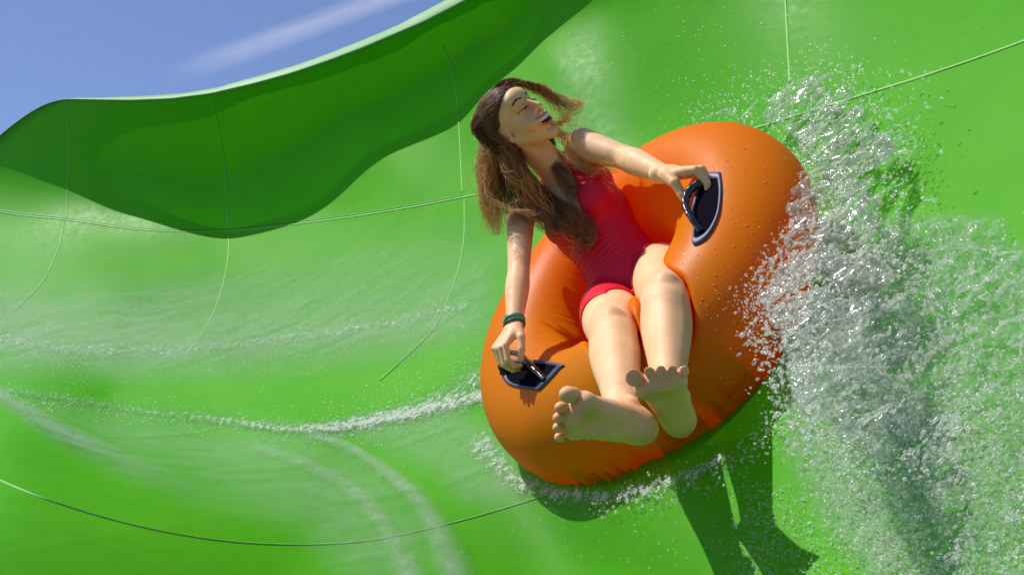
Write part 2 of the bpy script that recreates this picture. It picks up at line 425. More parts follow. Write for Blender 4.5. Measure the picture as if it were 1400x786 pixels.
# ears
for s in (-1, 1):
    ec = hp(-.008, s*.070, -.003); ef = (nrm(HL*s+HF*.35-HF*0), nrm(HF-HL*s*.35), HU)
    E(ec, ef, (.007, .018, .030), .004); E(ec+HL*s*.008+HF*.003+HU*.004, ef, (.006, .011, .019), .003, True)
    E(ec+HL*s*.004+HF*.010-HU*.004, ef, (.005, .004, .006), .003); E(ec-HU*.024+HF*.004, ef, (.006, .008, .009), .004)
def kf_near(c, k0, k1, r):
    def f(ax):
        d2 = (ax[0][:, None, None]-c[0])**2+(ax[1][None, :, None]-c[1])**2+(ax[2][None, None]-c[2])**2
        return (k0+(k1-k0)*np.exp(-d2/r**2)).astype(np.float32)
    return f
mid = lambda a, b, t: a+(b-a)*t
# legs and feet
def foot(heel, X0, q0, side, sc):
    Xf = nrm(X0); q = nrm(q0-(q0@Xf)*Xf); Z = -q; Mm = np.cross(Xf, q)*side
    H = subgrid(G, heel-.33, heel+.33)
    w = lambda x, m, z: heel+(Xf*x+Mm*m+Z*z)*sc
    o = lambda a, b, ra, rb, k=.012: op(H, 'cap', (w(*a), w(*b), ra*sc, rb*sc), k)
    fr = (Xf, Mm, Z)
    op(H, 'ell', (w(.005, 0, .028), fr, (.036*sc, .031*sc, .034*sc)), .01)
    o((.01, -.006, .028), (.13, -.026, .022), .028, .020, .015)     # outer edge
    o((.01, .004, .035), (.145, .022, .030), .028, .020, .015)      # inner arch
    o((.03, 0, .055), (.13, .004, .034), .033, .018, .02)           # instep
    o((.150, .026, .022), (.158, -.004, .020), .0235, .020, .012); o((.158, -.004, .020), (.142, -.034, .018), .020, .018, .012)
    toes = [(.163, .029, .024, .028, .0158), (.168, .0055, .022, .024, .0108), (.165, -.0115, .020, .021, .0103), (.158, -.0275, .018, .019, .0098), (.148, -.0425, .017, .016, .0093)]
    for i, (x, mm, z, ln, r) in enumerate(toes):
        kx = .55
        op(H, 'cap', (w(x-.02, mm*.95, z), w(x+ln*.35, mm*1.14, z+.010), r*.85*sc, r*.78*sc), .003)
        op(H, 'cap', (w(x+ln*.35, mm*1.14, z+.010), w(x+ln, mm*1.26, z+.001), r*.84*sc, r*.93*sc), .0018)
        op(H, 'ell', (w(x+ln, mm*1.26, z-.002), fr, (r*1.15*sc, r*.96*sc, r*.96*sc)), .0018)
    return H, w
qfR = V(.12, -.47, .83); hlR = P(886, 598, 2.12); HfR, wfR = foot(hlR, V(-.83, .24, .42), qfR, 1, 1.13)
qfL = V(.10, -.60, .74); hlL = P(934, 592, 2.18); HfL, wfL = foot(hlL, V(-.38, .60, .70), qfL, -1, 1.13)
anR = wfR(.030, .0, .075); anL = wfL(.030, 0, .075)
LEGCAPS = []
def leg(hip, kn, an, Hf, wf):
    c1 = mid(kn, an, .28); dn = nrm(an-kn)
    calfb = c1+nrm(np.cross(np.cross(dn, V(.1, -1, -.4)), dn))*.012
    pts = [hip, mid(hip, kn, .5), kn]; rad = [.094, .084, .066]
    H = subgrid(G, np.minimum(np.minimum(hip, kn), an)-.16, np.maximum(np.maximum(hip, kn), an)+.16)
    up = nrm(V(-.1, .9, .5)-(V(-.1, .9, .5)@dn)*dn)
    chain(H, [hip, mid(hip, kn, .5), kn, calfb, mid(kn, an, .72), an], [.094, .084, .064, .064, .045, .036], n=22)
    sdv = np.cross(dn, up)
    op(H, 'ell', (kn+up*.047-dn*.006, (dn, up, sdv), (.033, .030, .030)), .014)
    op(H, 'cap', (kn+up*.040+dn*.045, mid(kn, an, .85)+up*.026, .018, .010), .02)
    sd = nrm(np.cross(dn, up))
    merge(H, Hf, .015)
    for s in (-1, 1): op(H, 'ell', (wf(.028, s*.028, .062), tf, (.013, .013, .013)), .012)
    merge(G, H, kf_near(hip, .004, .035, .12))
    LEGCAPS.extend([(pts[0], pts[1], rad[0], rad[1]), (pts[1], pts[2], rad[1], rad[2]), (kn, calfb, .067, .067), (calfb, mid(kn, an, .75), .067, .049), (mid(kn, an, .75), an, .049, .040)])
leg(hipR, knR, anR, HfR, wfR)
leg(hipL, knL, anL, HfL, wfL)
sl, ax = G.block(np.minimum(Pc, NB)-.28, np.maximum(Pc, NB)+.28)
SF = G.F[sl].copy()
# arms
def limb(pts, rads, kin, kout, extra=None):
    pts = [np.asarray(p) for p in pts]; m = max(rads)+.05
    H = subgrid(G, np.min(pts, 0)-m, np.max(pts, 0)+m)
    chain(H, pts, rads)
    if extra: extra(H)
    merge(G, H, kout); return H
def arm(sh, el, wr, q):
    bul = nrm(np.cross(el-sh, wr-el))
    limb([sh, mid(sh, el, .3), mid(sh, el, .7), el, mid(el, wr, .3), mid(el, wr, .7), wr], [.045*q, .043*q, .037*q, .034*q, .037*q, .029*q, .023*q], 0, kf_near(sh, .006, .03, .12))
arm(shR, elR, wrR, 1.); arm(shL, elL, wrL, 1.10)
def hand(Wp, X_, B_, S_, sc=1., ang=(45, 105, 150), spread=.0, thumb=None):
    X_ = nrm(X_); B_ = nrm(B_-(B_@X_)*X_); S_ = nrm(S_-(S_@X_)*X_-(S_@B_)*B_)
    H = subgrid(G, Wp-.20, Wp+.20)
    q = lambda x, s, b: Wp+(X_*x+S_*s+B_*b)*sc
    lat = (.031, .0105, -.0105, -.030); kx = (.088, .092, .088, .080); ln = ((.042, .025, .020), (.046, .029, .021), (.043, .026, .021), (.034, .020, .018))
    op(H, 'ell', (q(.048, 0, -.002), (X_, S_, B_), (.046*sc, .036*sc, .0145*sc)), .01)
    for i in range(4):
        kn = q(kx[i], lat[i], .003); op(H, 'cap', (q(.012, lat[i]*.5, 0), kn, .013*sc, .0098*sc), .008)
    for i in range(4):
        p = q(kx[i], lat[i], .003); r = .0094*sc*(1 if i < 3 else .88)
        for j in range(3):
            th = math.radians(ang[j]+(-6, 0, 4, 8)[i]); d = X_*math.cos(th)-B_*math.sin(th)+S_*spread*lat[i]*10
            p2 = p+d*ln[i][j]*sc; Hh = subgrid(G, np.minimum(p, p2)-.03, np.maximum(p, p2)+.03)
            op(H, 'cap', (p, p2, r, r*.92), .0022); p = p2; r *= .92
    t0, t1, t2, t3 = thumb if thumb else ((.012, .022, -.004), (.045, .046, -.018), (.075, .050, -.035), (.098, .045, -.05))
    op(H, 'cap', (q(*t0), q(*t1), .0155*sc, .0125*sc), .010); op(H, 'cap', (q(*t1), q(*t2), .0115*sc, .0105*sc), .004); op(H, 'cap', (q(*t2), q(*t3), .0105*sc, .0085*sc), .003)
    op(H, 'cap', (q(-.015, 0, 0), q(.02, 0, 0), .022*sc, .020*sc), .012)
    merge(G, H, .008)
    return q
RX, RB = V(-.42, -.66, .55), V(-.72, .60, .30)
qR = hand(wrR, RX, RB, np.cross(RB, RX), 1.04, (48, 100, 140))
LX_, LB = V(.82, .02, .50), V(.05, .93, .16)
qL = hand(wrL, LX_, LB, np.cross(LX_, LB), 1.22, (58, 95, 125), thumb=((.012, .020, -.004), (.040, .040, -.022), (.058, .044, -.050), (.066, .036, -.074)))
bv, bf = surface_nets(G.F, G.lo, G.h, 2)

# swimsuit: an offset shell of the same field, cut by neckline and leg lines
gx = np.stack(np.meshgrid(*ax, indexing='ij'), -1).astype(np.float32)
q = gx-Pc.astype(np.float32); tt = q@T.astype(np.float32); ll = q@L.astype(np.float32); aa = q@Af.astype(np.float32); al = np.abs(ll)
d = SF-.0045
front = aa > -.02
outer = np.interp(tt, [.20, .25, .30, .36, .42, .47], [.25, .22, .165, .145, .118, .095]).astype(np.float32)
reg = np.maximum(tt-.455, al-outer)
neck = (np.interp(tt, [.10, .17, .25, .42, .47], [-.02, .0, .024, .052, .056])-al)
reg = np.maximum(reg, np.where(aa > -.03, neck, tt-.10)).astype(np.float32)
for hipp, kn, s in ((hipR, knR, -1), (hipL, knL, 1)):
    dd = nrm(kn-hipp).astype(np.float32); u = (gx-hipp.astype(np.float32))@dd
    reg = np.maximum(reg, np.where(ll*s > (.008 if s > 0 else -.008), u-(.25 if s > 0 else .23)+(1.9 if s > 0 else .3)*(ll*s), -1).astype(np.float32)*.8)
sfield = np.maximum(d, reg).astype(np.float32)
# keep the suit a shell: drop what lies well inside the body
sv, sf = surface_nets(sfield, np.array([a[0] for a in ax]), G.h, 2)
del gx, q, tt, ll, aa, al, reg

def mat_skin():
    m, nt, out = new_mat('skin')
    p = N(nt, 'ShaderNodeBsdfPrincipled', Roughness=.55); p.inputs['Specular IOR Level'].default_value = .35
    n1 = noise(nt, 14, 4, .6); r = ramp(nt, n1.outputs[0], [(.3, (.78, .45, .22)), (.7, (.86, .54, .30))])
    at = N(nt, 'ShaderNodeAttribute', _attribute_name='tint')
    mx = N(nt, 'ShaderNodeMix', _data_type='RGBA'); mx.inputs['B'].default_value = (.42, .09, .07, 1)
    nt.links.new(at.outputs['Fac'], mx.inputs['Factor']); nt.links.new(r.outputs[0], mx.inputs['A'])
    nt.links.new(mx.outputs['Result'], p.inputs['Base Color'])
    p.inputs['Subsurface Weight'].default_value = .4; p.inputs['Subsurface Scale'].default_value = .014; p.inputs['Subsurface Radius'].default_value = (1, .35, .2)
    nr = noise(nt, 30, 5, .65); rr = ramp(nt, nr.outputs[0], [(.38, g(.48)), (.6, g(.62))]); nt.links.new(rr.outputs[0], p.inputs['Roughness']); n2 = noise(nt, 260, 4, .6); b = bump(nt, n2.outputs[0], .25, .001)
    n3 = noise(nt, 40, 3, .5); b = bump(nt, n3.outputs[0], .15, .003, b)
    nt.links.new(b.outputs[0], p.inputs['Normal']); nt.links.new(p.outputs[0], out.inputs[0]); return m
M_skin = mat_skin()
person = root('person', Pc-TN*.12, 'laughing long-haired woman in red swimsuit sitting in the orange ring, feet towards viewer', 'person')
# tint: lips, cheeks, knees, toes and finger pads
tint = np.zeros(len(bv))
hl = (bv-HO)@np.stack([HF, HL, HU], 1)
x = hl[:, 1]; uu = hl[:, 2]-3.8*x*x
lip_m = ((np.abs(uu+.0385) < .0046) | (np.abs(uu+.0660) < .0075)) & (np.abs(x) < .033) & (hl[:, 0] > .078) & (hl[:, 0]+8*x*x > .098)
tint = np.maximum(tint, lip_m*.75)
mouth = (np.abs(uu+.052) < .011) & (np.abs(x) < .028) & (hl[:, 0] > .06) & (hl[:, 0]+8*x*x < .1)
tint = np.maximum(tint, mouth*1.)
for s in (-1, 1):
    tint = np.maximum(tint, .22*np.exp(-((hl-V(.08, s*.036, -.025))**2).sum(1)/.02**2))
for kn in (knR, knL): tint = np.maximum(tint, .15*np.exp(-((bv-kn)**2).sum(1)/.07**2))
for w_ in (wfR, wfL):
    for c in ((.19, .03, .02), (.19, 0, .02), (.175, -.03, .02), (.15, .02, 0), (.0, 0, 0)): tint = np.maximum(tint, .30*np.exp(-((bv-w_(*c))**2).sum(1)/.03**2))
mk('body', bv, bf[:, ::-1] if False else bf, M_skin, person, attrs={'tint': tint})
def mat_suit():
    m, nt, out = new_mat('swimsuit_fabric')
    p = N(nt, 'ShaderNodeBsdfPrincipled', Roughness=.5); p.inputs['Base Color'].default_value = (.68, .005, .032, 1); p.inputs['Specular IOR Level'].default_value = .25
    # gathers run across the body
    at = N(nt, 'ShaderNodeAttribute', _attribute_name='ruche'); am = N(nt, 'ShaderNodeAttribute', _attribute_name='rmask')
    n0 = noise(nt, 7, 3, .5)
    ph = math_(nt, 'ADD', at.outputs['Fac'], math_(nt, 'MULTIPLY', n0.outputs[0], .05))
    s = math_(nt, 'SINE', math_(nt, 'MULTIPLY', ph, 330.))
    s = math_(nt, 'MULTIPLY', s, am.outputs['Fac'])
    b = bump(nt, s, .32, .004)
    n2 = noise(nt, 500, 3, .6); b = bump(nt, n2.outputs[0], .2, .001, b)
    nt.links.new(b.outputs[0], p.inputs['Normal']); nt.links.new(p.outputs[0], out.inputs[0]); return m
q = sv-Pc; st_ = q@T; sl_ = q@L
rm = np.clip(1-np.abs(st_-.11)/.11, 0, 1)*(.25+1.2*fbm(sv*11., 2))
mk('swimsuit', sv, sf, mat_suit(), person, attrs={'ruche': st_-.06*sl_+.02*fbm(sv*14., 3), 'rmask': np.clip(rm*1.6, 0, 1)})
#@@TUBE
# ---------------------------------------------------------------- tube ring
nphi, nth = 620, 150
ph = np.arange(nphi)/nphi*2*np.pi; thh = np.arange(nth)/nth*2*np.pi
PH, TH = np.meshgrid(ph, thh, indexing='ij')
rad = E1[None, None]*np.cos(PH)[..., None]+E2[None, None]*np.sin(PH)[..., None]
out_ = np.cos(TH); up_ = np.sin(TH)
# fabric gathers near the outer welded seam
tc_ = np.where(np.abs(PH-.25) < 1., -.22, .28)
gath = np.exp(-((np.abs(((TH+tc_+np.pi) % (2*np.pi))-np.pi))/.34)**2)
wv = fbm(np.stack([np.cos(PH)*26, np.sin(PH)*26, TH*.8], -1), 3)-.5
wv2 = fbm(np.stack([np.cos(PH)*60, np.sin(PH)*60, TH*2.], -1), 2)-.5
gin = np.exp(-((np.abs(((TH-np.pi+.2+np.pi) % (2*np.pi))-np.pi))/.5)**2)
arc = .12+.88*np.clip(np.exp(-((PH-.25)/.35)**2)+np.exp(-((PH-3.95)/.7)**2), 0, 1)
rr = Tr+arc*gath*(wv*.026+wv2*.022)+gin*(wv*.004)-.006*np.exp(-((np.abs(((TH+.35+np.pi) % (2*np.pi))-np.pi))/.07)**2)
rr += .006*np.sin(PH*3+1)
ring = TC+rad*(TR+rr*out_*1.02)[..., None]+TN*(rr*up_)[..., None]
ring = ring.reshape(-1, 3)
def capd(p, a, b, ra, rb):
    ba = b-a; t = np.clip((p-a)@ba/(ba@ba), 0, 1); return np.linalg.norm(p-a-t[:, None]*ba, axis=1)-(ra+(rb-ra)*t)
def bodyd(p): return np.min([capd(p, *c) for c in LEGCAPS+[(tp(-.06), tp(.2), .12, .10), (tp(0, -.07, -.04), tp(0, .07, -.04), .11, .11)]], axis=0)
rg = ring.reshape(nphi, nth, 3)
push = np.zeros((nphi, nth))
for it in range(14):
    dd = bodyd((ring-TN*push.ravel()[:, None])).reshape(nphi, nth)
    push += np.clip(.004-dd, 0, .03)*.6*(np.sin(TH) > -.3)
    if it % 3 == 2:
        for _ in range(2): push = .5*push+.125*(np.roll(push, 1, 0)+np.roll(push, -1, 0)+np.roll(push, 1, 1)+np.roll(push, -1, 1))
ring = ring-TN*push.ravel()[:, None]
i, j = np.meshgrid(np.arange(nphi), np.arange(nth), indexing='ij'); i = i.ravel(); j = j.ravel(); i2 = (i+1) % nphi; j2 = (j+1) % nth
rf = np.stack([i*nth+j, i2*nth+j, i2*nth+j2, i*nth+j2], 1)
def mat_tube():
    m, nt, out = new_mat('orange_vinyl')
    p = N(nt, 'ShaderNodeBsdfPrincipled', Roughness=.42)
    n1 = noise(nt, 3, 4, .5); r = ramp(nt, n1.outputs[0], [(.3, (.98, .30, .001)), (.7, (1., .33, .001))]); nt.links.new(r.outputs[0], p.inputs['Base Color'])
    p.inputs['Subsurface Weight'].default_value = .12; p.inputs['Subsurface Scale'].default_value = .02; p.inputs['Subsurface Radius'].default_value = (1, .15, .02)
    n2 = noise(nt, 14, 3, .5); b = bump(nt, n2.outputs[0], .12, .006)
    n3 = noise(nt, 300, 3, .6); b = bump(nt, n3.outputs[0], .15, .0008, b)
    nt.links.new(b.outputs[0], p.inputs['Normal']); p.inputs['Specular IOR Level'].default_value = .25
    tl = N(nt, 'ShaderNodeBsdfTranslucent'); tl.inputs[0].default_value = (1, .012, 0, 1); tr = N(nt, 'ShaderNodeBsdfTransparent'); tr.inputs[0].default_value = (1, .02, .0, 1)
    m1 = N(nt, 'ShaderNodeMixShader', Fac=.46); nt.links.new(tl.outputs[0], m1.inputs[1]); nt.links.new(tr.outputs[0], m1.inputs[2])
    m2 = N(nt, 'ShaderNodeMixShader', Fac=.50); nt.links.new(p.outputs[0], m2.inputs[1]); nt.links.new(m1.outputs[0], m2.inputs[2])
    nt.links.new(m2.outputs[0], out.inputs[0]); return m
tube = root('inflatable_ring', TC-TN*Tr, 'large inflated orange swim ring with two dark handles, ridden down the slide', 'swim ring')
ring_o = mk('ring', ring, rf, mat_tube(), tube)
from mathutils.bvhtree import BVHTree
from mathutils import Vector
bvh = BVHTree.FromPolygons([tuple(x) for x in ring], [tuple(int(a) for a in x) for x in rf])
def ray(px, py):
    d = nrm(P(px, py, 1.)); h = bvh.ray_cast(Vector((0, 0, 0)), Vector(d))
    if h[0] is None: return None, None
    nn = np.array(h[1]); nn = nn if nn@d < 0 else -nn
    return np.array(h[0]), nn
M_patch = simple('handle_patch_vinyl', (.008, .007, .012), .75, .0, bumps=((25, .2, .004, (1, 1, 1)),))
M_edge = simple('handle_patch_edge', (.05, .05, .12), .5)
M_grip = simple('handle_grip_rubber', (.012, .011, .014), .16, .5, coat=.6, bumps=((120, .5, .003, (1, 1, 1)),))
def handle(poly, grip, label):
    poly = np.array(poly, float); m = len(poly)
    cl = spline(np.concatenate([poly, poly[:1]]), 64)[:-1]; c = cl.mean(0)
    rings = []
    for s, off in ((1.08, -.004), (1.08, .004), (1.04, .0075), (.90, .0075), (.87, .0045), (.6, .005), (.3, .005), (.02, .005)):
        row = []
        for q in c+(cl-c)*s:
            h, nn = ray(*q)
            row.append(h+nn*off)
        rings.append(row)
    R_ = np.array(rings); k = len(R_); nn_ = R_.shape[1]
    i, j = np.meshgrid(np.arange(k-1), np.arange(nn_), indexing='ij'); i = i.ravel(); j = j.ravel(); j2 = (j+1) % nn_
    f = np.stack([i*nn_+j, i*nn_+j2, (i+1)*nn_+j2, (i+1)*nn_+j], 1)
    e = i < 4
    h0, n0 = ray(*c)
    pat = mk('handle', R_.reshape(-1, 3), f[~e], M_patch, tube)
    mk('patch_border', R_.reshape(-1, 3), f[e], M_edge, pat)
    g0 = []
    for (px, py, hgt) in grip:
        h, nn = ray(px, py); g0.append(h+nn*hgt)
    gp_ = spline(np.array(g0), 40)
    mb = MB(); v_, f_ = sweep(gp_, .0115+.0009*np.sin(np.linspace(0, 60, 40)), 14, flat=.7); mb.add(v_, f_)
    mb.build('grip', M_grip, pat)
    return gp_
gl = handle([(689, 508), (700, 494), (764, 499), (762, 507), (741, 529), (733, 532), (703, 527), (692, 519)], [(690, 512, .004), (695, 504, .03), (706, 497, .045), (722, 500, .045), (738, 510, .03), (748, 520, .004)], '')
gr = handle([(984, 240), (986, 262), (982, 295), (968, 322), (950, 332), (950, 312), (949, 285), (955, 262), (968, 242)], [(972, 250, .004), (963, 258, .022), (954, 272, .034), (950, 290, .036), (953, 306, .028), (960, 318, .004)], '')

# ---------------------------------------------------------------- face details
bbvh = BVHTree.FromPolygons(bv.tolist(), bf.tolist())
def bray(px, py, off=0., default=None):
    d = nrm(P(px, py, 1.)); h = bbvh.ray_cast(Vector((0, 0, 0)), Vector(d))
    if h[0] is None: return P(px, py, default)
    return np.array(h[0])-d*off
def onface(l, u, off=0.):
    o = hp(.3, l, u); h = bbvh.ray_cast(Vector(o), Vector(-HF)); p = np.array(h[0]) if h[0] is not None else hp(.09, l, u); return p+HF*off
M_brow = simple('brow_hair', (.05, .025, .014), .6)
M_lash = simple('lash_hair', (.012, .008, .007), .5)
M_teeth = simple('tooth_enamel', (.82, .80, .74), .2)
for s in (-1, 1):
    mb = MB()
    for q_ in range(70):
        t_ = q_/69; l = .013+.034*t_; u = .0435+.006*math.sin(t_*2.6)+rng.normal()*.0010
        a_ = onface(s*l, u, .0006); b_ = onface(s*(l+.005), u+.0035*(1-t_)+.0005, .0014)
        tubeadd(mb, [a_, (a_+b_)/2+HF*.0006, b_], [.0009, .0009, .0003], 3)
    mb.build('eyebrow', M_brow, person)
    mb = MB(); ls = np.linspace(.0175, .0455, 18)
    cu = [onface(s*l, .0165-.0045*math.sin((l-.0175)/.028*math.pi)+.002, .0012) for l in ls]
    tubeadd(mb, cu, .0011+.0007*np.sin(np.linspace(0, 3.1, 18)), 5)
    for l in np.linspace(.019, .0455, 26):
        a_ = onface(s*l, .0165-.0045*math.sin((l-.0175)/.028*math.pi)+.002, .001); b_ = a_+HF*.006-HU*.0035+HL*s*(l-.03)*.25
        tubeadd(mb, [a_, (a_+b_)/2-HU*.001, b_], [.0006, .0005, .0002], 3)
    mb.build('eyelash', M_lash, person)
mb = MB()
for q_ in range(10):
    x_ = (q_-4.5)*.0057; w_ = .0028; c_ = ml(x_, -.0470, .1015)
    bx_ = np.array([[a*w_, b*.0024, c*.0060] for c in (-1, 1) for b in (-1, 1) for a in (-1, 1)])
    bx_[:4, 0] *= .85
    v_ = c_+bx_@np.stack([HL, HF, HU]); mb.add(v_, [[0, 1, 3, 2], [4, 6, 7, 5], [0, 4, 5, 1], [2, 3, 7, 6], [0, 2, 6, 4], [1, 5, 7, 3]])
mb.build('teeth', M_teeth, person)
# ---------------------------------------------------------------- hair
SC, SR = hp(-.012, 0, .045), V(.073, .093, .083)   # skull: lateral, front, up
HM = np.stack([HL, HF, HU])
def pushout(p, k=1.10):
    q_ = (p-SC)@HM.T/SR; r_ = np.linalg.norm(q_, axis=-1, keepdims=True)
    q_ = np.where(r_ < k, q_/np.maximum(r_, 1e-6)*k, q_); return SC+(q_*SR)@HM
HG = Grid(SC-.14, SC+.14, .0028)
op(HG, 'ell', (SC, (HL, HF, HU), SR+.0065), .003)
gx = np.stack(np.meshgrid(*[HG.lo[i]+HG.h*np.arange(HG.n[i]) for i in range(3)], indexing='ij'), -1)
q_ = (gx-HO)@HM.T
line = q_[..., 1]-(.018+.62*q_[..., 2]-6*np.abs(q_[..., 0])**2)
earx = .034-np.sqrt((q_[..., 1]-.004)**2+(q_[..., 2]+.004)**2)*1.0
HG.F = np.maximum.reduce([HG.F, line.astype(np.float32), (earx*(np.abs(q_[..., 0]) > .04)-.0*(earx)).astype(np.float32)-1*(np.abs(q_[..., 0]) <= .04)])
hv, hfc = surface_nets(HG.F, HG.lo, HG.h, 2)
def mat_hair():
    m, nt, out = new_mat('hair')
    p = N(nt, 'ShaderNodeBsdfPrincipled', Roughness=.5); p.inputs['Specular IOR Level'].default_value = .35
    at = N(nt, 'ShaderNodeAttribute', _attribute_name='tone')
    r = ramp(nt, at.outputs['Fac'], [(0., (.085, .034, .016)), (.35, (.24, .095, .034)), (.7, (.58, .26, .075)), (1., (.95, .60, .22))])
    nt.links.new(r.outputs[0], p.inputs['Base Color']); nt.links.new(p.outputs[0], out.inputs[0]); return m
M_hair = mat_hair()
hair = mk('hair', hv, hfc, M_hair, person, attrs={'tone': .02+0*hv[:, 0]})
strands = MB()
def clump(exit_, guide, nst, root_sel, spread=.02, tip=.6, tone0=.2, wave=.007, r0=.00075, wav_n=3., tspread=1.6, taper=.35):
    exit_ = [np.asarray(e, float) for e in exit_]; guide = np.array(guide)
    t1 = nrm(guide[-1]-guide[0]); s1 = nrm(np.cross(t1, V(0, 0, 1))); s2 = np.cross(t1, s1)
    k_ = 0
    subs = rng.normal(size=(14, 2))*.75; subph = rng.random(14)*6.28
    while k_ < nst:
        v_ = rng.normal(size=3); v_ = v_/np.linalg.norm(v_); rt = SC+(v_*SR*1.085)@HM; ql = HM@(rt-HO)
        if ql[1]-(.018+.62*ql[2]-6*ql[0]**2) > -.001 or ql[2] < -.03 or not root_sel(ql): continue
        if abs(ql[0]) > .04 and math.hypot(ql[1]-.004, ql[2]+.004) < .034: continue
        k_ += 1
        si = rng.integers(14); o2 = subs[si]*spread+rng.normal(size=2)*spread*.33
        ex = [e+(rt-SC)*.22*(1-.4*n_)+rng.normal(size=3)*.003 for n_, e in enumerate(exit_)]
        gg = [gq+(s1*o2[0]+s2*o2[1]*.6)*(.6+(tspread-.6)*(n_+1)/len(guide)) for n_, gq in enumerate(guide)]
        ln = 1-.62*rng.random()**1.2
        pts = spline([rt]+ex+gg, 34)
        pts = np.array([pts[0]+0*pts[0]]+list(pts[1:]))
        cut = max(10, int(34*min(ln, 1))); pts = pts[:cut]
        pts = spline(pts, 26); u_ = np.linspace(0, 1, 26)
        w_ = wave*1.7*np.clip((u_-.3)*2, 0, 1.3)
        pts = pts+(s1[None]*np.sin(u_*wav_n*6.28+subph[si])[:, None]+s2[None]*np.cos(u_*wav_n*5.1+subph[si]*2)[:, None])*w_[:, None]
        pts[:16] = pushout(pts[:16], 1.085+rng.random()*.06)
        tn_ = np.clip(tone0+(tip-tone0)*np.clip((u_-.3)/.7, 0, 1)**1.3+rng.normal()*.17, 0, 1)
        tubeadd(strands, pts, r0*(1-(1-taper)*u_), 3, a=tn_)
gg_ = lambda *a: [bray(x, y, o, d) for x, y, o, d in a]
H0 = lambda f, l, u: hp(f, l, u)
# long curls over the right side of the chest
clump([H0(-.07, -.06, .07), H0(-.055, -.075, -.02)], [P(699, 212, 3.14), P(713, 245, 3.10)]+gg_((742, 276, .028, 3.1), (775, 300, .03, 3.05), (800, 322, .03, 3.05), (806, 346, .028, 3.0)), 1900, lambda q: q[0] < .02, .017, .40, .06, .009, tspread=1.2)
clump([H0(-.07, -.05, .06), H0(-.07, -.06, -.03)], [P(696, 225, 3.17), P(716, 268, 3.13), P(745, 298, 3.08), P(772, 318, 3.03)], 500, lambda q: q[0] < .03, .015, .35, .1, .006)
# hair hanging on the left, sunlit gold put into the strand tone
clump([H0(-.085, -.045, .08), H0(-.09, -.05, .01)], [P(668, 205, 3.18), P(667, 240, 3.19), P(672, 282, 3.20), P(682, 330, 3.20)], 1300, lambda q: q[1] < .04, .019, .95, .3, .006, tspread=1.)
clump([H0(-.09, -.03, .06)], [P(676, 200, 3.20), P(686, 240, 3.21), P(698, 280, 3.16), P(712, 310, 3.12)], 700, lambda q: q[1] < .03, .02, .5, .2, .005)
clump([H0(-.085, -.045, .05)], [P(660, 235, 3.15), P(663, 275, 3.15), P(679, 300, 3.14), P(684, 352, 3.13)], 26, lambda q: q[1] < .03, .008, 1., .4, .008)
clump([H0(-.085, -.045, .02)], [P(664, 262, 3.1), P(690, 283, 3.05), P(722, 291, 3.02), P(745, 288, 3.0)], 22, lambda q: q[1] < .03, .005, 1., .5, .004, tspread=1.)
# far side, over the left shoulder
clump([H0(-.06, .065, .02), H0(-.04, .07, -.05)], [P(748, 188, 3.20), P(755, 212, 3.2)]+gg_((768, 236, .03, 3.1), (784, 264, .02, 3.1), (793, 282, .02, 3.1)), 420, lambda q: q[0] > -.02, .008, .35, .12, .006)
clump([H0(-.05, .07, .02), H0(-.03, .075, -.04)], [P(762, 180, 3.2), P(778, 196, 3.16)]+gg_((795, 222, .015, 3.1), (820, 236, .012, 3.1), (850, 236, .02, 3.0)), 150, lambda q: q[0] > -.02, .010, 1., .5, .010, tspread=1.6)
clump([H0(-.03, .07, .02)], [P(765, 170, 3.2), P(775, 160, 3.2), P(790, 175, 3.16), P(786, 200, 3.12)], 60, lambda q: q[0] > .0, .012, 1., .6, .010)
# wind-blown lock over the forehead
clump([H0(.05, .05, .10)], [P(738, 121, 3.18), P(752, 131, 3.18), P(772, 141, 3.18), P(790, 145, 3.17), P(803, 142, 3.16)], 230, lambda q: q[0] > -.03 and q[1] > -.02, .0095, .85, .25, .008, tspread=.8)
clump([H0(.05, .06, .08)], [P(748, 132, 3.2), P(765, 152, 3.2), P(786, 152, 3.18), P(805, 147, 3.17)], 40, lambda q: q[0] > 0 and q[1] > -.02, .012, .95, .5, .008)
clump([H0(-.02, -.074, .03), H0(-.02, -.074, -.02)], [P(694, 205, 3.10), P(700, 235, 3.08), P(712, 262, 3.06)], 130, lambda q: q[0] < -.02, .010, .6, .2, .008)
clump([H0(-.08, -.04, .05)], [P(662, 215, 3.12), P(654, 255, 3.12), P(662, 300, 3.12)], 60, lambda q: q[1] < .03, .016, 1., .6, .009)
clump([H0(-.05, .06, .0)], gg_((790, 225, .03, 3.1), (815, 232, .03, 3.1), (838, 222, .03, 3.0), (862, 228, .03, 3.)), 34, lambda q: q[0] > 0, .010, 1., .7, .007)
clump([H0(-.07, -.05, .0)], [P(706, 235, 3.08)]+gg_((750, 300, .04, 3.1), (790, 330, .04, 3.05), (800, 352, .04, 3.)), 120, lambda q: q[0] < .02, .022, 1., .45, .011)
strands.build('hair_strands', M_hair, hair, attr='tone')
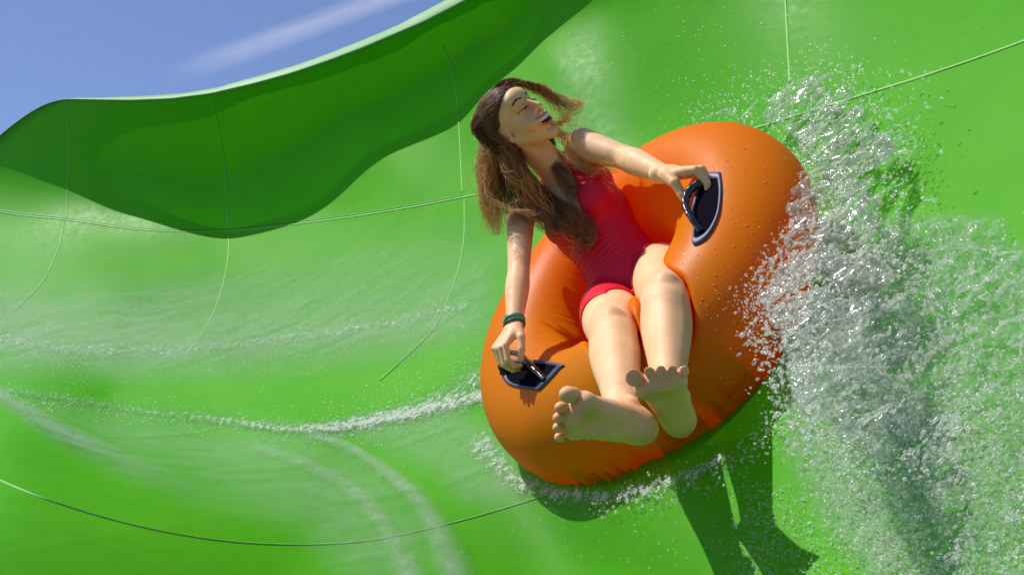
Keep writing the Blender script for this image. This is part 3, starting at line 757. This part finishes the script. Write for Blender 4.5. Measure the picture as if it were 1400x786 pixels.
# bracelets on the right wrist
axb = nrm(wrR-elR); bu = nrm(np.cross(axb, V(0, 0, 1))); bw = np.cross(axb, bu)
for k_, (t_, r_, c_, nm) in enumerate(((-.010, .0050, (.01, .50, .28), 'green'), (-.0175, .0035, (.02, .02, .03), 'dark'), (-.002, .0040, (.03, .10, .05), 'dark green'), (-.025, .003, (.25, .01, .08), 'crimson'))):
    c0 = wrR+axb*t_; a_ = np.linspace(0, 2*np.pi, 41)
    ringp = c0+(bu*np.cos(a_)[:, None]+bw*np.sin(a_)[:, None])*.0285+axb*(np.sin(a_+k_)[:, None])*.006
    v_, f_ = sweep(ringp, r_, 8, .8, False); mb = MB(); mb.add(v_, f_)
    b_ = mb.build('bracelet', simple('bracelet_'+nm.replace(' ', '_'), c_, .35), person); b_['label'] = 'thin '+nm+' bracelet on the wrist'

# ---------------------------------------------------------------- water
def polymask(px, py, poly, soft):
    poly = np.asarray(poly, float); x = px.ravel(); y = py.ravel(); ins = np.zeros(len(x), bool); dm = np.full(len(x), 1e9)
    for (x0, y0), (x1, y1) in zip(poly, np.roll(poly, -1, 0)):
        c = ((y0 > y) != (y1 > y)); ins ^= c & (x < (x1-x0)*(y-y0)/((y1-y0) if y1 != y0 else 1e-9)+x0)
        ex, ey = x1-x0, y1-y0; t = np.clip(((x-x0)*ex+(y-y0)*ey)/(ex*ex+ey*ey+1e-9), 0, 1); dm = np.minimum(dm, np.hypot(x-x0-t*ex, y-y0-t*ey))
    sd = np.where(ins, dm, -dm); return np.clip(.5+sd/soft/2, 0, 1).reshape(px.shape)
def linemask(px, py, pts, w):
    c = spline(np.array(pts, float), 80); d = np.full(px.shape, 1e9); 
    w = np.interp(np.linspace(0, 1, 80), np.linspace(0, 1, len(w)), w) if np.ndim(w) else np.full(80, w)
    out = np.zeros(px.shape)
    for (x, y), ww in zip(c, w): out = np.maximum(out, np.exp(-((px-x)**2+(py-y)**2*1.0)/ww**2))
    return out
CHURN = [(1085, 560), (1060, 500), (1120, 420), (1170, 350), (1200, 312), (1300, 306), (1365, 308), (1385, 345), (1480, 360), (1650, 420), (1700, 900), (1250, 900), (1190, 786), (1130, 700), (1080, 620)]
def mat_water(name, dens, scl):
    m, nt, out = new_mat(name)
    fo = N(nt, 'ShaderNodeAttribute', _attribute_name='foam'); mi = N(nt, 'ShaderNodeAttribute', _attribute_name='milk')
    n1 = noise(nt, scl, 8, .72, (1., 1., .6), dist=.6); n2 = noise(nt, scl*4.2, 5, .7, dist=.4)
    nn = math_(nt, 'ADD', math_(nt, 'MULTIPLY', n1.outputs[0], .6), math_(nt, 'MULTIPLY', n2.outputs[0], .4))
    thr = math_(nt, 'SUBTRACT', math_(nt, 'ADD', nn, math_(nt, 'MULTIPLY', fo.outputs['Fac'], .34)), .70)
    f = math_(nt, 'MULTIPLY', thr, 13., True)
    f = math_(nt, 'MULTIPLY', f, dens)
    ns = noise(nt, 2.6, 6, .62, (1., 2.4, 1.), rot=(0, .4, .5), dist=1.2)
    sm = N(nt, 'ShaderNodeMapRange'); sm.inputs['From Min'].default_value = .25; sm.inputs['From Max'].default_value = .75; nt.links.new(ns.outputs[0], sm.inputs[0])
    mk_ = math_(nt, 'MULTIPLY', mi.outputs['Fac'], math_(nt, 'ADD', math_(nt, 'MULTIPLY', sm.outputs[0], .8), .25))
    mk_ = math_(nt, 'MULTIPLY', mk_, math_(nt, 'ADD', math_(nt, 'MULTIPLY', n2.outputs[0], .9), .5))
    fac = math_(nt, 'MAXIMUM', f, mk_, True)
    d = N(nt, 'ShaderNodeBsdfPrincipled', Roughness=.25); d.inputs['Base Color'].default_value = (.82, .86, .82, 1)
    tl = N(nt, 'ShaderNodeBsdfTranslucent'); tl.inputs[0].default_value = (.85, .9, .85, 1)
    dt = N(nt, 'ShaderNodeMixShader', Fac=.35); nt.links.new(d.outputs[0], dt.inputs[1]); nt.links.new(tl.outputs[0], dt.inputs[2])
    b1 = bump(nt, n1.outputs[0], .9, .012); b2 = bump(nt, n2.outputs[0], .7, .004, b1)
    nt.links.new(b2.outputs[0], d.inputs['Normal'])
    tr = N(nt, 'ShaderNodeBsdfTransparent'); gl = N(nt, 'ShaderNodeBsdfGlossy', Roughness=.12); nt.links.new(b2.outputs[0], gl.inputs['Normal'])
    fr = N(nt, 'ShaderNodeFresnel', IOR=1.33); nt.links.new(b2.outputs[0], fr.inputs['Normal'])
    wetm = math_(nt, 'MULTIPLY', fr.outputs[0], math_(nt, 'ADD', math_(nt, 'MAXIMUM', fo.outputs['Fac'], mi.outputs['Fac']), .0), True)
    m1 = N(nt, 'ShaderNodeMixShader'); nt.links.new(math_(nt, 'MULTIPLY', wetm, .8, True), m1.inputs[0]); nt.links.new(tr.outputs[0], m1.inputs[1]); nt.links.new(gl.outputs[0], m1.inputs[2])
    m2 = N(nt, 'ShaderNodeMixShader'); nt.links.new(fac, m2.inputs[0]); nt.links.new(m1.outputs[0], m2.inputs[1]); nt.links.new(dt.outputs[0], m2.inputs[2])
    nt.links.new(m2.outputs[0], out.inputs[0]); return m
# thin running film: foam lines and milky streaks, its glitter painted in as white
wx, wy = np.meshgrid(np.linspace(-200, 1100, 440), np.linspace(300, 900, 240), indexing='ij')
foam = linemask(wx, wy, [(-60, 525), (20, 538), (100, 550), (200, 566), (300, 578), (400, 590), (480, 584), (560, 568), (660, 545)], [5, 6, 6, 7, 8, 10, 13, 15, 18])*np.interp(wx, [0, 250, 450, 560, 660], [.60, .66, .80, .86, .72])
foam = np.maximum(foam, linemask(wx, wy, [(430, 600), (500, 640), (570, 690), (620, 740), (650, 800)], [5, 8, 10, 12, 14])*.42)
foam = np.maximum(foam, linemask(wx, wy, [(0, 462), (80, 478), (180, 482), (300, 476), (420, 462), (520, 446), (640, 420)], [16, 18, 16, 14, 14, 14, 10])*.60)
foam = np.maximum(foam, linemask(wx, wy, [(570, 560), (620, 545), (660, 520)], [14, 24, 30])*.62)
foam = np.maximum(foam, linemask(wx, wy, [(660, 610), (700, 655), (760, 678), (850, 680), (920, 662), (1000, 630)], [30, 20, 16, 18, 16, 14])*.68)
foam = np.maximum(foam, linemask(wx, wy, [(700, 720), (900, 730), (1060, 760)], [70, 70, 50])*.30)
milk = polymask(wx, wy, [(-300, 380), (100, 395), (300, 370), (450, 330), (640, 300), (700, 330), (670, 452), (560, 478), (400, 498), (200, 506), (0, 503), (-300, 480)], 26)*.40*np.clip((wy-300)/160, .2, 1)
milk = np.maximum(milk, linemask(wx, wy, [(-60, 500), (0, 542), (60, 580), (140, 620), (230, 655), (330, 690)], [6, 8, 12, 16, 20, 26])*.62*np.clip((340-wx)/260, 0, 1))
milk = np.maximum(milk, polymask(wx, wy, [(20, 550), (200, 572), (400, 595), (520, 640), (600, 730), (560, 800), (480, 790), (420, 720), (300, 680), (160, 620)], 30)*.27)
milk = np.maximum(milk, linemask(wx, wy, [(300, 600), (420, 640), (500, 690), (550, 770), (580, 860)], [8, 12, 16, 20, 24])*.5*np.clip((wx-290)/80, 0, 1))
milk = np.maximum(milk, linemask(wx, wy, [(400, 592), (470, 612), (530, 650), (580, 700), (620, 790), (640, 860)], [5, 7, 10, 14, 18, 20])*.52*np.clip((wx-390)/60, 0, 1))
milk = np.maximum(milk, polymask(wx, wy, [(470, 590), (620, 560), (700, 620), (720, 690), (640, 690), (600, 650)], 18)*.26)
rip = (fbm(np.stack([wx/14, wy/9, 0*wx], -1), 4)-.5)*.006+.009
wet = np.clip(np.maximum(foam, milk)*4, 0, 1)
wp, wn = surf(wx, wy, rip*wet+.0065)
film = mk('water', wp.reshape(-1, 3), quadgrid(*wx.shape), mat_water('running_water', .95, 34), attrs={'foam': foam.ravel(), 'milk': milk.ravel()}); film['kind'] = 'structure'
# churning water behind the ring, a heaving broken sheet
cx_, cy_ = np.meshgrid(np.arange(1020, 1700, 2.2), np.arange(270, 920, 2.2), indexing='ij')
cm = polymask(cx_, cy_, CHURN, 22); keep = cm > .03
base = surf(cx_, cy_)[0]
q3 = base*np.array([9., 9., 9.]); 
h1 = 1-np.abs(2*fbm(base*11, 3)-1)*2.2; h2 = 1-np.abs(2*fbm(base*30+5, 3)-1)*2; h3 = fbm(base*85, 2)
calm = 1-.72*np.clip((cy_-430)/180, 0, 1)
hh = cm*calm*(.010+.045*np.clip(h1, 0, 1)*fbm(base*4, 2)+.024*np.clip(h2, 0, 1)+.012*h3)
jx = (fbm(base*26+9, 2)-.5)*.03
pp, pn = surf(cx_, cy_, hh+.004); pp[..., 0] += jx*cm; pp[..., 1] += (fbm(base*26+31, 2)-.5)*.03*cm
fm = cm*(.30+.55*linemask(cx_, cy_, [(1090, 560), (1150, 480), (1210, 440), (1180, 560), (1290, 640)], [60, 80, 80, 90, 80])+.9*(fbm(base*5, 3)-.5)-.10*(1-calm))
fq = quadgrid(*cx_.shape); kp = keep.ravel(); fq = fq[kp[fq].all(1)]
us_, inv = np.unique(fq, return_inverse=True)
surge = mk('churning_water', pp.reshape(-1, 3)[us_], inv.reshape(fq.shape), mat_water('churned_water', .70, 30), attrs={'foam': fm.ravel()[us_], 'milk': (cm*.34).ravel()[us_]})
tag(surge, 'churning white and green water spread over the slide below the splash', 'churning water', None, 'stuff')
def mat_spray():
    m, nt, out = new_mat('spray_water')
    d = N(nt, 'ShaderNodeBsdfPrincipled', Roughness=.12); d.inputs['Base Color'].default_value = (1, .99, .95, 1); d.inputs['Specular IOR Level'].default_value = .5
    tl = N(nt, 'ShaderNodeBsdfTranslucent'); tl.inputs[0].default_value = (1, 1, .96, 1)
    a = N(nt, 'ShaderNodeMixShader', Fac=.78); nt.links.new(d.outputs[0], a.inputs[1]); nt.links.new(tl.outputs[0], a.inputs[2])
    tr = N(nt, 'ShaderNodeBsdfTransparent'); tr.inputs[0].default_value = (.97, .98, .97, 1)
    n1 = noise(nt, 95, 5, .65); r = N(nt, 'ShaderNodeMapRange'); r.inputs['From Min'].default_value = .42; r.inputs['From Max'].default_value = .62; r.inputs['To Min'].default_value = .03; r.inputs['To Max'].default_value = .58; nt.links.new(n1.outputs[0], r.inputs[0])
    c = N(nt, 'ShaderNodeMixShader'); nt.links.new(r.outputs[0], c.inputs[0]); nt.links.new(tr.outputs[0], c.inputs[1]); nt.links.new(a.outputs[0], c.inputs[2])
    gl = N(nt, 'ShaderNodeBsdfGlossy', Roughness=.14)
    e = N(nt, 'ShaderNodeMixShader', Fac=.07); nt.links.new(c.outputs[0], e.inputs[1]); nt.links.new(gl.outputs[0], e.inputs[2])
    nt.links.new(e.outputs[0], out.inputs[0]); return m
M_spray = mat_spray()
# the plume: a torn, lacy wall of water thrown up beyond and over the ring
PLUME = [(940, 168), (975, 140), (1010, 134), (1050, 118), (1085, 96), (1125, 86), (1160, 100), (1182, 132), (1205, 160), (1232, 178), (1240, 205), (1222, 240), (1216, 290), (1200, 335), (1250, 370), (1300, 440), (1330, 540), (1280, 620), (1180, 640), (1110, 590), (1075, 560), (1062, 480), (1040, 440), (1024, 412), (1046, 370), (1070, 310), (1056, 270), (1088, 235), (1080, 200), (1050, 178), (1000, 172)]
ax_ = [np.arange(920, 1360, 2.), np.arange(66, 670, 2.), np.arange(0, .84, .006)]
p2x, p2y = np.meshgrid(ax_[0], ax_[1], indexing='ij')
dS = depth(p2x, p2y); em = polymask(p2x, p2y, PLUME, 17)
hc = np.interp(p2x, [930, 1020, 1060, 1110, 1150, 1200, 1260, 1340], [.06, .54, .56, .53, .42, .33, .22, .12]); hc = np.where(p2y < 230, np.interp(p2x, [930, 1060, 1130, 1180, 1240], [.10, .22, .26, .24, .14]), hc)
gxr, gyr = np.arange(920, 1368, 12), np.arange(66, 680, 12); rd = np.full((len(gxr), len(gyr)), np.nan)
for a_, x_ in enumerate(gxr):
    for b_, y_ in enumerate(gyr):
        h_, n_ = ray(x_, y_)
        if h_ is not None: rd[a_, b_] = -h_[2]
def ring_h(px, py, dS_):
    ia = np.clip(((px-920)/12+.5).astype(int), 0, len(gxr)-1); ib = np.clip(((py-66)/12+.5).astype(int), 0, len(gyr)-1)
    return dS_-rd[ia, ib]
rh = ring_h(p2x, p2y, dS); hc = np.where(np.isfinite(rh) & (p2y > 235), np.maximum(hc, rh+.045), hc)
k_ = np.ones(15)/15
for _ in range(2): hc = np.apply_along_axis(lambda v_: np.convolve(np.pad(v_, 7, mode='edge'), k_, 'valid'), 1, hc)
th_ = .035+.05*em
den = linemask(p2x, p2y, [(1120, 250), (1150, 330), (1140, 420), (1110, 480)], [50, 62, 62, 50])-1.9*np.clip((p2x-1180)/90, 0, 1)*np.clip((p2y-300)/60, 0, 1)
h3d = ax_[2][None, None]; dd_ = dS[..., None]-h3d
X3 = np.stack([(p2x[..., None]-700)/F*dd_, -(p2y[..., None]-393)/F*dd_, -dd_], -1).astype(np.float32)
fl = nrm([.55, .45, .2])            # fling direction: water is drawn out along it
al_ = X3@fl.astype(np.float32); Xs = X3-(al_*.62)[..., None]*fl.astype(np.float32)
n_a = vnoise(Xs*15+3); n_b = vnoise(Xs*33+11); n_c = vnoise(Xs*74+23)
nA = fbm(X3*6, 2)
rdg = 1-np.abs(n_a*.50+n_b*.34+n_c*.16-.5)*8.5
env = em[..., None]*np.exp(-((h3d-hc[..., None]-.05*(nA-.5))/th_[..., None])**2)
Fp = (.725+.45*(1-env)*1.5-.16*den[..., None]-rdg*.62-.35*env).astype(np.float32)*.05
Fp[env < .12] = .05
Fp[0] = Fp[-1] = .05; Fp[:, 0] = Fp[:, -1] = .05; Fp[:, :, 0] = Fp[:, :, -1] = .05
pv, pf = surface_nets(Fp, np.zeros(3), 1., 1)
pxv = ax_[0][0]+pv[:, 0]*2.; pyv = ax_[1][0]+pv[:, 1]*2.; dv = depth(pxv, pyv)-pv[:, 2]*.006
plume = np.stack([(pxv-700)/F*dv, -(pyv-393)/F*dv, -dv], 1)
print('plume', len(plume), 'body', len(bv))
splash = mk('splash', plume, pf[:, ::-1], M_spray); tag(splash, 'white torn sheet of splashing water thrown up beside the orange ring', 'splash', None, 'stuff')
del X3, Xs, n_a, n_b, n_c, rdg, env, Fp
# flying drops, stretched along their flight
t_ = (1+5**.5)/2
ico = np.array([(-1, t_, 0), (1, t_, 0), (-1, -t_, 0), (1, -t_, 0), (0, -1, t_), (0, 1, t_), (0, -1, -t_), (0, 1, -t_), (t_, 0, -1), (t_, 0, 1), (-t_, 0, -1), (-t_, 0, 1)])/math.hypot(1, t_)
icf = np.array([(0, 11, 5), (0, 5, 1), (0, 1, 7), (0, 7, 10), (0, 10, 11), (1, 5, 9), (5, 11, 4), (11, 10, 2), (10, 7, 6), (7, 1, 8), (3, 9, 4), (3, 4, 2), (3, 2, 6), (3, 6, 8), (3, 8, 9), (4, 9, 5), (2, 4, 11), (6, 2, 10), (8, 6, 7), (9, 8, 1)])
def drops(C_, r, d, st):
    C_ = np.asarray(C_); n_ = len(C_); d = d/np.linalg.norm(d, axis=1, keepdims=True)
    v_ = ico[None]*r[:, None, None]; a_ = np.einsum('nij,nj->ni', v_, d)
    v_ = v_+d[:, None]*(a_*(st[:, None]-1))[..., None]+C_[:, None]
    return v_.reshape(-1, 3), (icf[None]+12*np.arange(n_)[:, None, None]).reshape(-1, 3)
dc, dr, dd2, ds_ = [], [], [], []
def scatter(n_, fx, hfun, r0, stretch=(1, 2.6), dirv=fl, jit=.5):
    xy = fx(n_); h_ = hfun(xy); D_ = depth(xy[:, 0], xy[:, 1])-h_
    p_ = np.stack([(xy[:, 0]-700)/F*D_, -(xy[:, 1]-393)/F*D_, -D_], 1)
    dc.append(p_); dr.append(r0*np.exp(np.clip(rng.normal(size=n_), -2, 1.7)*.5)); dd2.append(dirv+rng.normal(size=(n_, 3))*jit); ds_.append(rng.uniform(*stretch, n_))
pl = np.array(PLUME, float)
def edge(n_):
    i_ = rng.integers(0, len(pl), n_); u_ = rng.random(n_)[:, None]; q_ = pl[i_]*(1-u_)+pl[(i_+1) % len(pl)]*u_
    return q_+rng.normal(size=(n_, 2))*np.array([15, 15])
hplume = lambda xy: np.where(xy[:, 1] < 230, np.interp(xy[:, 0], [930, 1060, 1130, 1240], [.10, .22, .26, .14]), np.interp(xy[:, 0], [930, 1020, 1060, 1110, 1150, 1200, 1260], [.60, .66, .64, .56, .44, .34, .23]))+rng.normal(size=len(xy))*.035
scatter(3200, edge, hplume, .0018)
box_ = lambda x0, x1, y0, y1: (lambda n_: np.stack([rng.uniform(x0, x1, n_), rng.uniform(y0, y1, n_)], 1))
scatter(1500, lambda n_: np.array([1120, 320])+rng.normal(size=(n_, 2))*np.array([50, 90]), hplume, .0018, (1.5, 5))
scatter(700, lambda n_: np.array([1075, 400])+rng.normal(size=(n_, 2))*np.array([28, 70]), lambda xy: .62+rng.random(len(xy))*.08, .0020)
scatter(700, lambda n_: np.array([1220, 480])+rng.normal(size=(n_, 2))*np.array([70, 90]), lambda xy: np.interp(xy[:, 0], [1060, 1150, 1260, 1400], [.5, .30, .13, .07])*rng.uniform(.5, 1.1, len(xy)), .0020, (1, 4.5))
scatter(420, lambda n_: np.array([1085, 170])+rng.normal(size=(n_, 2))*np.array([90, 55]), lambda xy: .15+rng.random(len(xy))*.2, .0018)
scatter(110, box_(1150, 1290, 90, 330), lambda xy: .1+rng.random(len(xy))*.15, .0026)
def churnpts(n_):
    q_ = np.stack([rng.uniform(1060, 1480, 4*n_), rng.uniform(300, 800, 4*n_)], 1); m_ = polymask(q_[:, 0], q_[:, 1], CHURN, 20) > rng.random(4*n_)*.9+.05
    q_ = q_[m_][:n_]; return np.concatenate([q_, q_[:n_-len(q_)]]) if len(q_) < n_ else q_
scatter(9000, churnpts, lambda xy: .01+np.abs(rng.normal(size=len(xy)))*.04, .0013, (1, 4.))
along = lambda pts, sx, sy: (lambda n_: spline(np.array(pts, float), 400)[rng.integers(0, 400, n_)]+rng.normal(size=(n_, 2))*np.array([sx, sy]))
scatter(2800, along([(0, 540), (200, 566), (400, 588), (480, 582), (560, 566), (660, 540)], 8, 9), lambda xy: .012+rng.random(len(xy))*.015, .0018, (1, 1.8))
scatter(2200, along([(0, 466), (120, 482), (300, 474), (500, 450), (640, 425)], 12, 15), lambda xy: .010+rng.random(len(xy))*.01, .0018, (1, 1.6))
scatter(1500, along([(480, 575), (570, 560), (640, 520), (660, 500)], 34, 22), lambda xy: .010+rng.random(len(xy))*.01, .0017, (1, 1.6))
scatter(2600, box_(0, 660, 400, 590), lambda xy: .009+0*xy[:, 0], .0013, (1, 1.6))
scatter(2500, box_(1000, 1230, 660, 790), lambda xy: .006+rng.random(len(xy))*.01, .0010, (1, 2))
scatter(900, along([(680, 640), (740, 672), (850, 680), (930, 660), (1020, 620), (1060, 560)], 14, 12), lambda xy: .02+rng.random(len(xy))*.05, .0017, (1, 2.4))
scatter(420, box_(640, 1080, 10, 200), lambda xy: .006+0*xy[:, 0], .0021, (1, 1.4))
scatter(500, box_(700, 1180, 650, 790), lambda xy: .006+rng.random(len(xy))*.02, .0011, (1, 1.8))
scatter(700, box_(0, 660, 330, 500), lambda xy: .006+0*xy[:, 0], .0019, (1, 1.5))
dv_, df_ = drops(np.concatenate(dc), np.concatenate(dr), np.concatenate(dd2), np.concatenate(ds_))
M_drop = simple('water_drop', (.85, .88, .86), .06, 1.)
sd_ = mk('spray_drops', dv_, df_, M_spray); tag(sd_, 'countless small water drops flying off the splash and lying on the slide', 'spray drops', None, 'stuff')
# beads of water sitting on the ring
bc, br, bd = [], [], []
for q_ in range(1500):
    x_, y_ = (rng.normal(1000, 45), rng.uniform(190, 520)) if q_ % 3 else (rng.uniform(670, 1060), rng.uniform(180, 640))
    h_, n_ = ray(x_, y_)
    if h_ is None: continue
    bh = bray(x_, y_, 0, 99.)
    if -bh[2] < -h_[2]: continue
    bc.append(h_); br.append(.0011*math.exp(rng.normal()*.55)); bd.append(n_)
bd = np.array(bd); v_, f_ = drops(np.array(bc), np.array(br), bd, np.full(len(bc), .6))
M_bead = simple('water_bead', (.8, .25, .03), .03, 1., coat=1.)
bead = mk('water_beads', v_, f_, M_bead); tag(bead, 'fine water beads sitting on the skin of the orange ring', 'water beads', None, 'stuff')
# ---------------------------------------------------------------- ground far below
gm = simple('grass_ground', (.06, .10, .03), .9, var=(.2, (.05, .09, .025), (.10, .13, .05)))
s = 400.
me = bpy.data.meshes.new('ground'); me.from_pydata([(-s, -s, 0), (s, -s, 0), (s, s, 0), (-s, s, 0)], [], [(0, 1, 2, 3)]); me.materials.append(gm)
go = bpy.data.objects.new('ground', me); col.objects.link(go); go['kind'] = 'structure'; go.location = (0, 0, -1.5)
# ---------------------------------------------------------------- camera, light, sky
sc = bpy.context.scene
cam = bpy.data.cameras.new('camera'); cam.lens = 35; cam.sensor_width = 36; cam.clip_end = 2000; cam.clip_start = .05
co = bpy.data.objects.new('camera', cam); col.objects.link(co)
from mathutils import Matrix
Mx = Matrix.Identity(4)
for i in range(3):
    for j in range(3): Mx[i][j] = RM[i][j]
    Mx[i][3] = CAM[i]
co.matrix_world = Mx; sc.camera = co
sw = RM@SUN
el = math.asin(sw[2]); az = math.atan2(sw[0], sw[1])
ld = bpy.data.lights.new('sun', 'SUN'); ld.energy = 4.6; ld.angle = math.radians(.5); ld.color = (1, .95, .87)
lo_ = bpy.data.objects.new('sun', ld); col.objects.link(lo_); lo_.rotation_euler = Vector(sw).to_track_quat('Z', 'Y').to_euler(); lo_.location = (0, 0, 30)
w = bpy.data.worlds.new('World'); sc.world = w; w.use_nodes = True; nt = w.node_tree
bg = nt.nodes['Background']; bg.inputs['Strength'].default_value = .112
sky = nt.nodes.new('ShaderNodeTexSky'); sky.sky_type = 'NISHITA'; sky.sun_disc = False; sky.sun_elevation = el; sky.sun_rotation = az; sky.air_density = 1.1; sky.dust_density = .5; sky.ozone_density = 2.5
# thin streak of high cloud: noise along a great-circle direction of the sky
tc = nt.nodes.new('ShaderNodeTexCoord')
ca = nrm(RM@P(228, 108, 1.)); cb = nrm(RM@P(545, -8, 1.)); nn_ = nrm(np.cross(ca, cb)); tn = nrm(np.cross(nn_, ca))
def dotn(v):
    d = nt.nodes.new('ShaderNodeVectorMath'); d.operation = 'DOT_PRODUCT'; nt.links.new(tc.outputs['Generated'], d.inputs[0]); d.inputs[1].default_value = tuple(v); return d.outputs['Value']
dist = dotn(nn_); along = dotn(tn)
cx = nt.nodes.new('ShaderNodeCombineXYZ'); nt.links.new(math_(nt, 'MULTIPLY', along, 6.), cx.inputs[0]); nt.links.new(math_(nt, 'MULTIPLY', dist, 45.), cx.inputs[1])
cn = nt.nodes.new('ShaderNodeTexNoise'); cn.inputs['Scale'].default_value = 1.; cn.inputs['Detail'].default_value = 6; nt.links.new(cx.outputs[0], cn.inputs['Vector'])
wob = math_(nt, 'MULTIPLY', math_(nt, 'SUBTRACT', cn.outputs[0], .5), .012)
ds = math_(nt, 'ABSOLUTE', math_(nt, 'ADD', dist, wob))
band = nt.nodes.new('ShaderNodeMapRange'); band.interpolation_type = 'SMOOTHSTEP'; band.inputs['From Min'].default_value = .014; band.inputs['From Max'].default_value = 0.; nt.links.new(ds, band.inputs[0])
st = nt.nodes.new('ShaderNodeMapRange'); st.interpolation_type = 'SMOOTHSTEP'; st.inputs['From Min'].default_value = -.01; st.inputs['From Max'].default_value = .09; nt.links.new(along, st.inputs[0])
fac = math_(nt, 'MULTIPLY', math_(nt, 'MULTIPLY', band.outputs[0], st.outputs[0]), math_(nt, 'MULTIPLY', cn.outputs[0], .55), True)
tintn = nt.nodes.new('ShaderNodeMix'); tintn.data_type = 'RGBA'; tintn.blend_type = 'MULTIPLY'; tintn.inputs['Factor'].default_value = 1.; tintn.inputs['B'].default_value = (.86, .86, 1.04, 1)
nt.links.new(sky.outputs[0], tintn.inputs['A'])
mx = nt.nodes.new('ShaderNodeMix'); mx.data_type = 'RGBA'; nt.links.new(fac, mx.inputs['Factor']); nt.links.new(tintn.outputs['Result'], mx.inputs['A']); mx.inputs['B'].default_value = (7., 7., 8., 1)
nt.links.new(mx.outputs['Result'], bg.inputs['Color'])
sc.view_settings.view_transform = 'Standard'; sc.view_settings.look = 'None'; sc.view_settings.exposure = .08; sc.view_settings.gamma = 1
sc.cycles.max_bounces = 10; sc.cycles.diffuse_bounces = 7; sc.cycles.transparent_max_bounces = 24; sc.cycles.caustics_reflective = False; sc.cycles.caustics_refractive = False
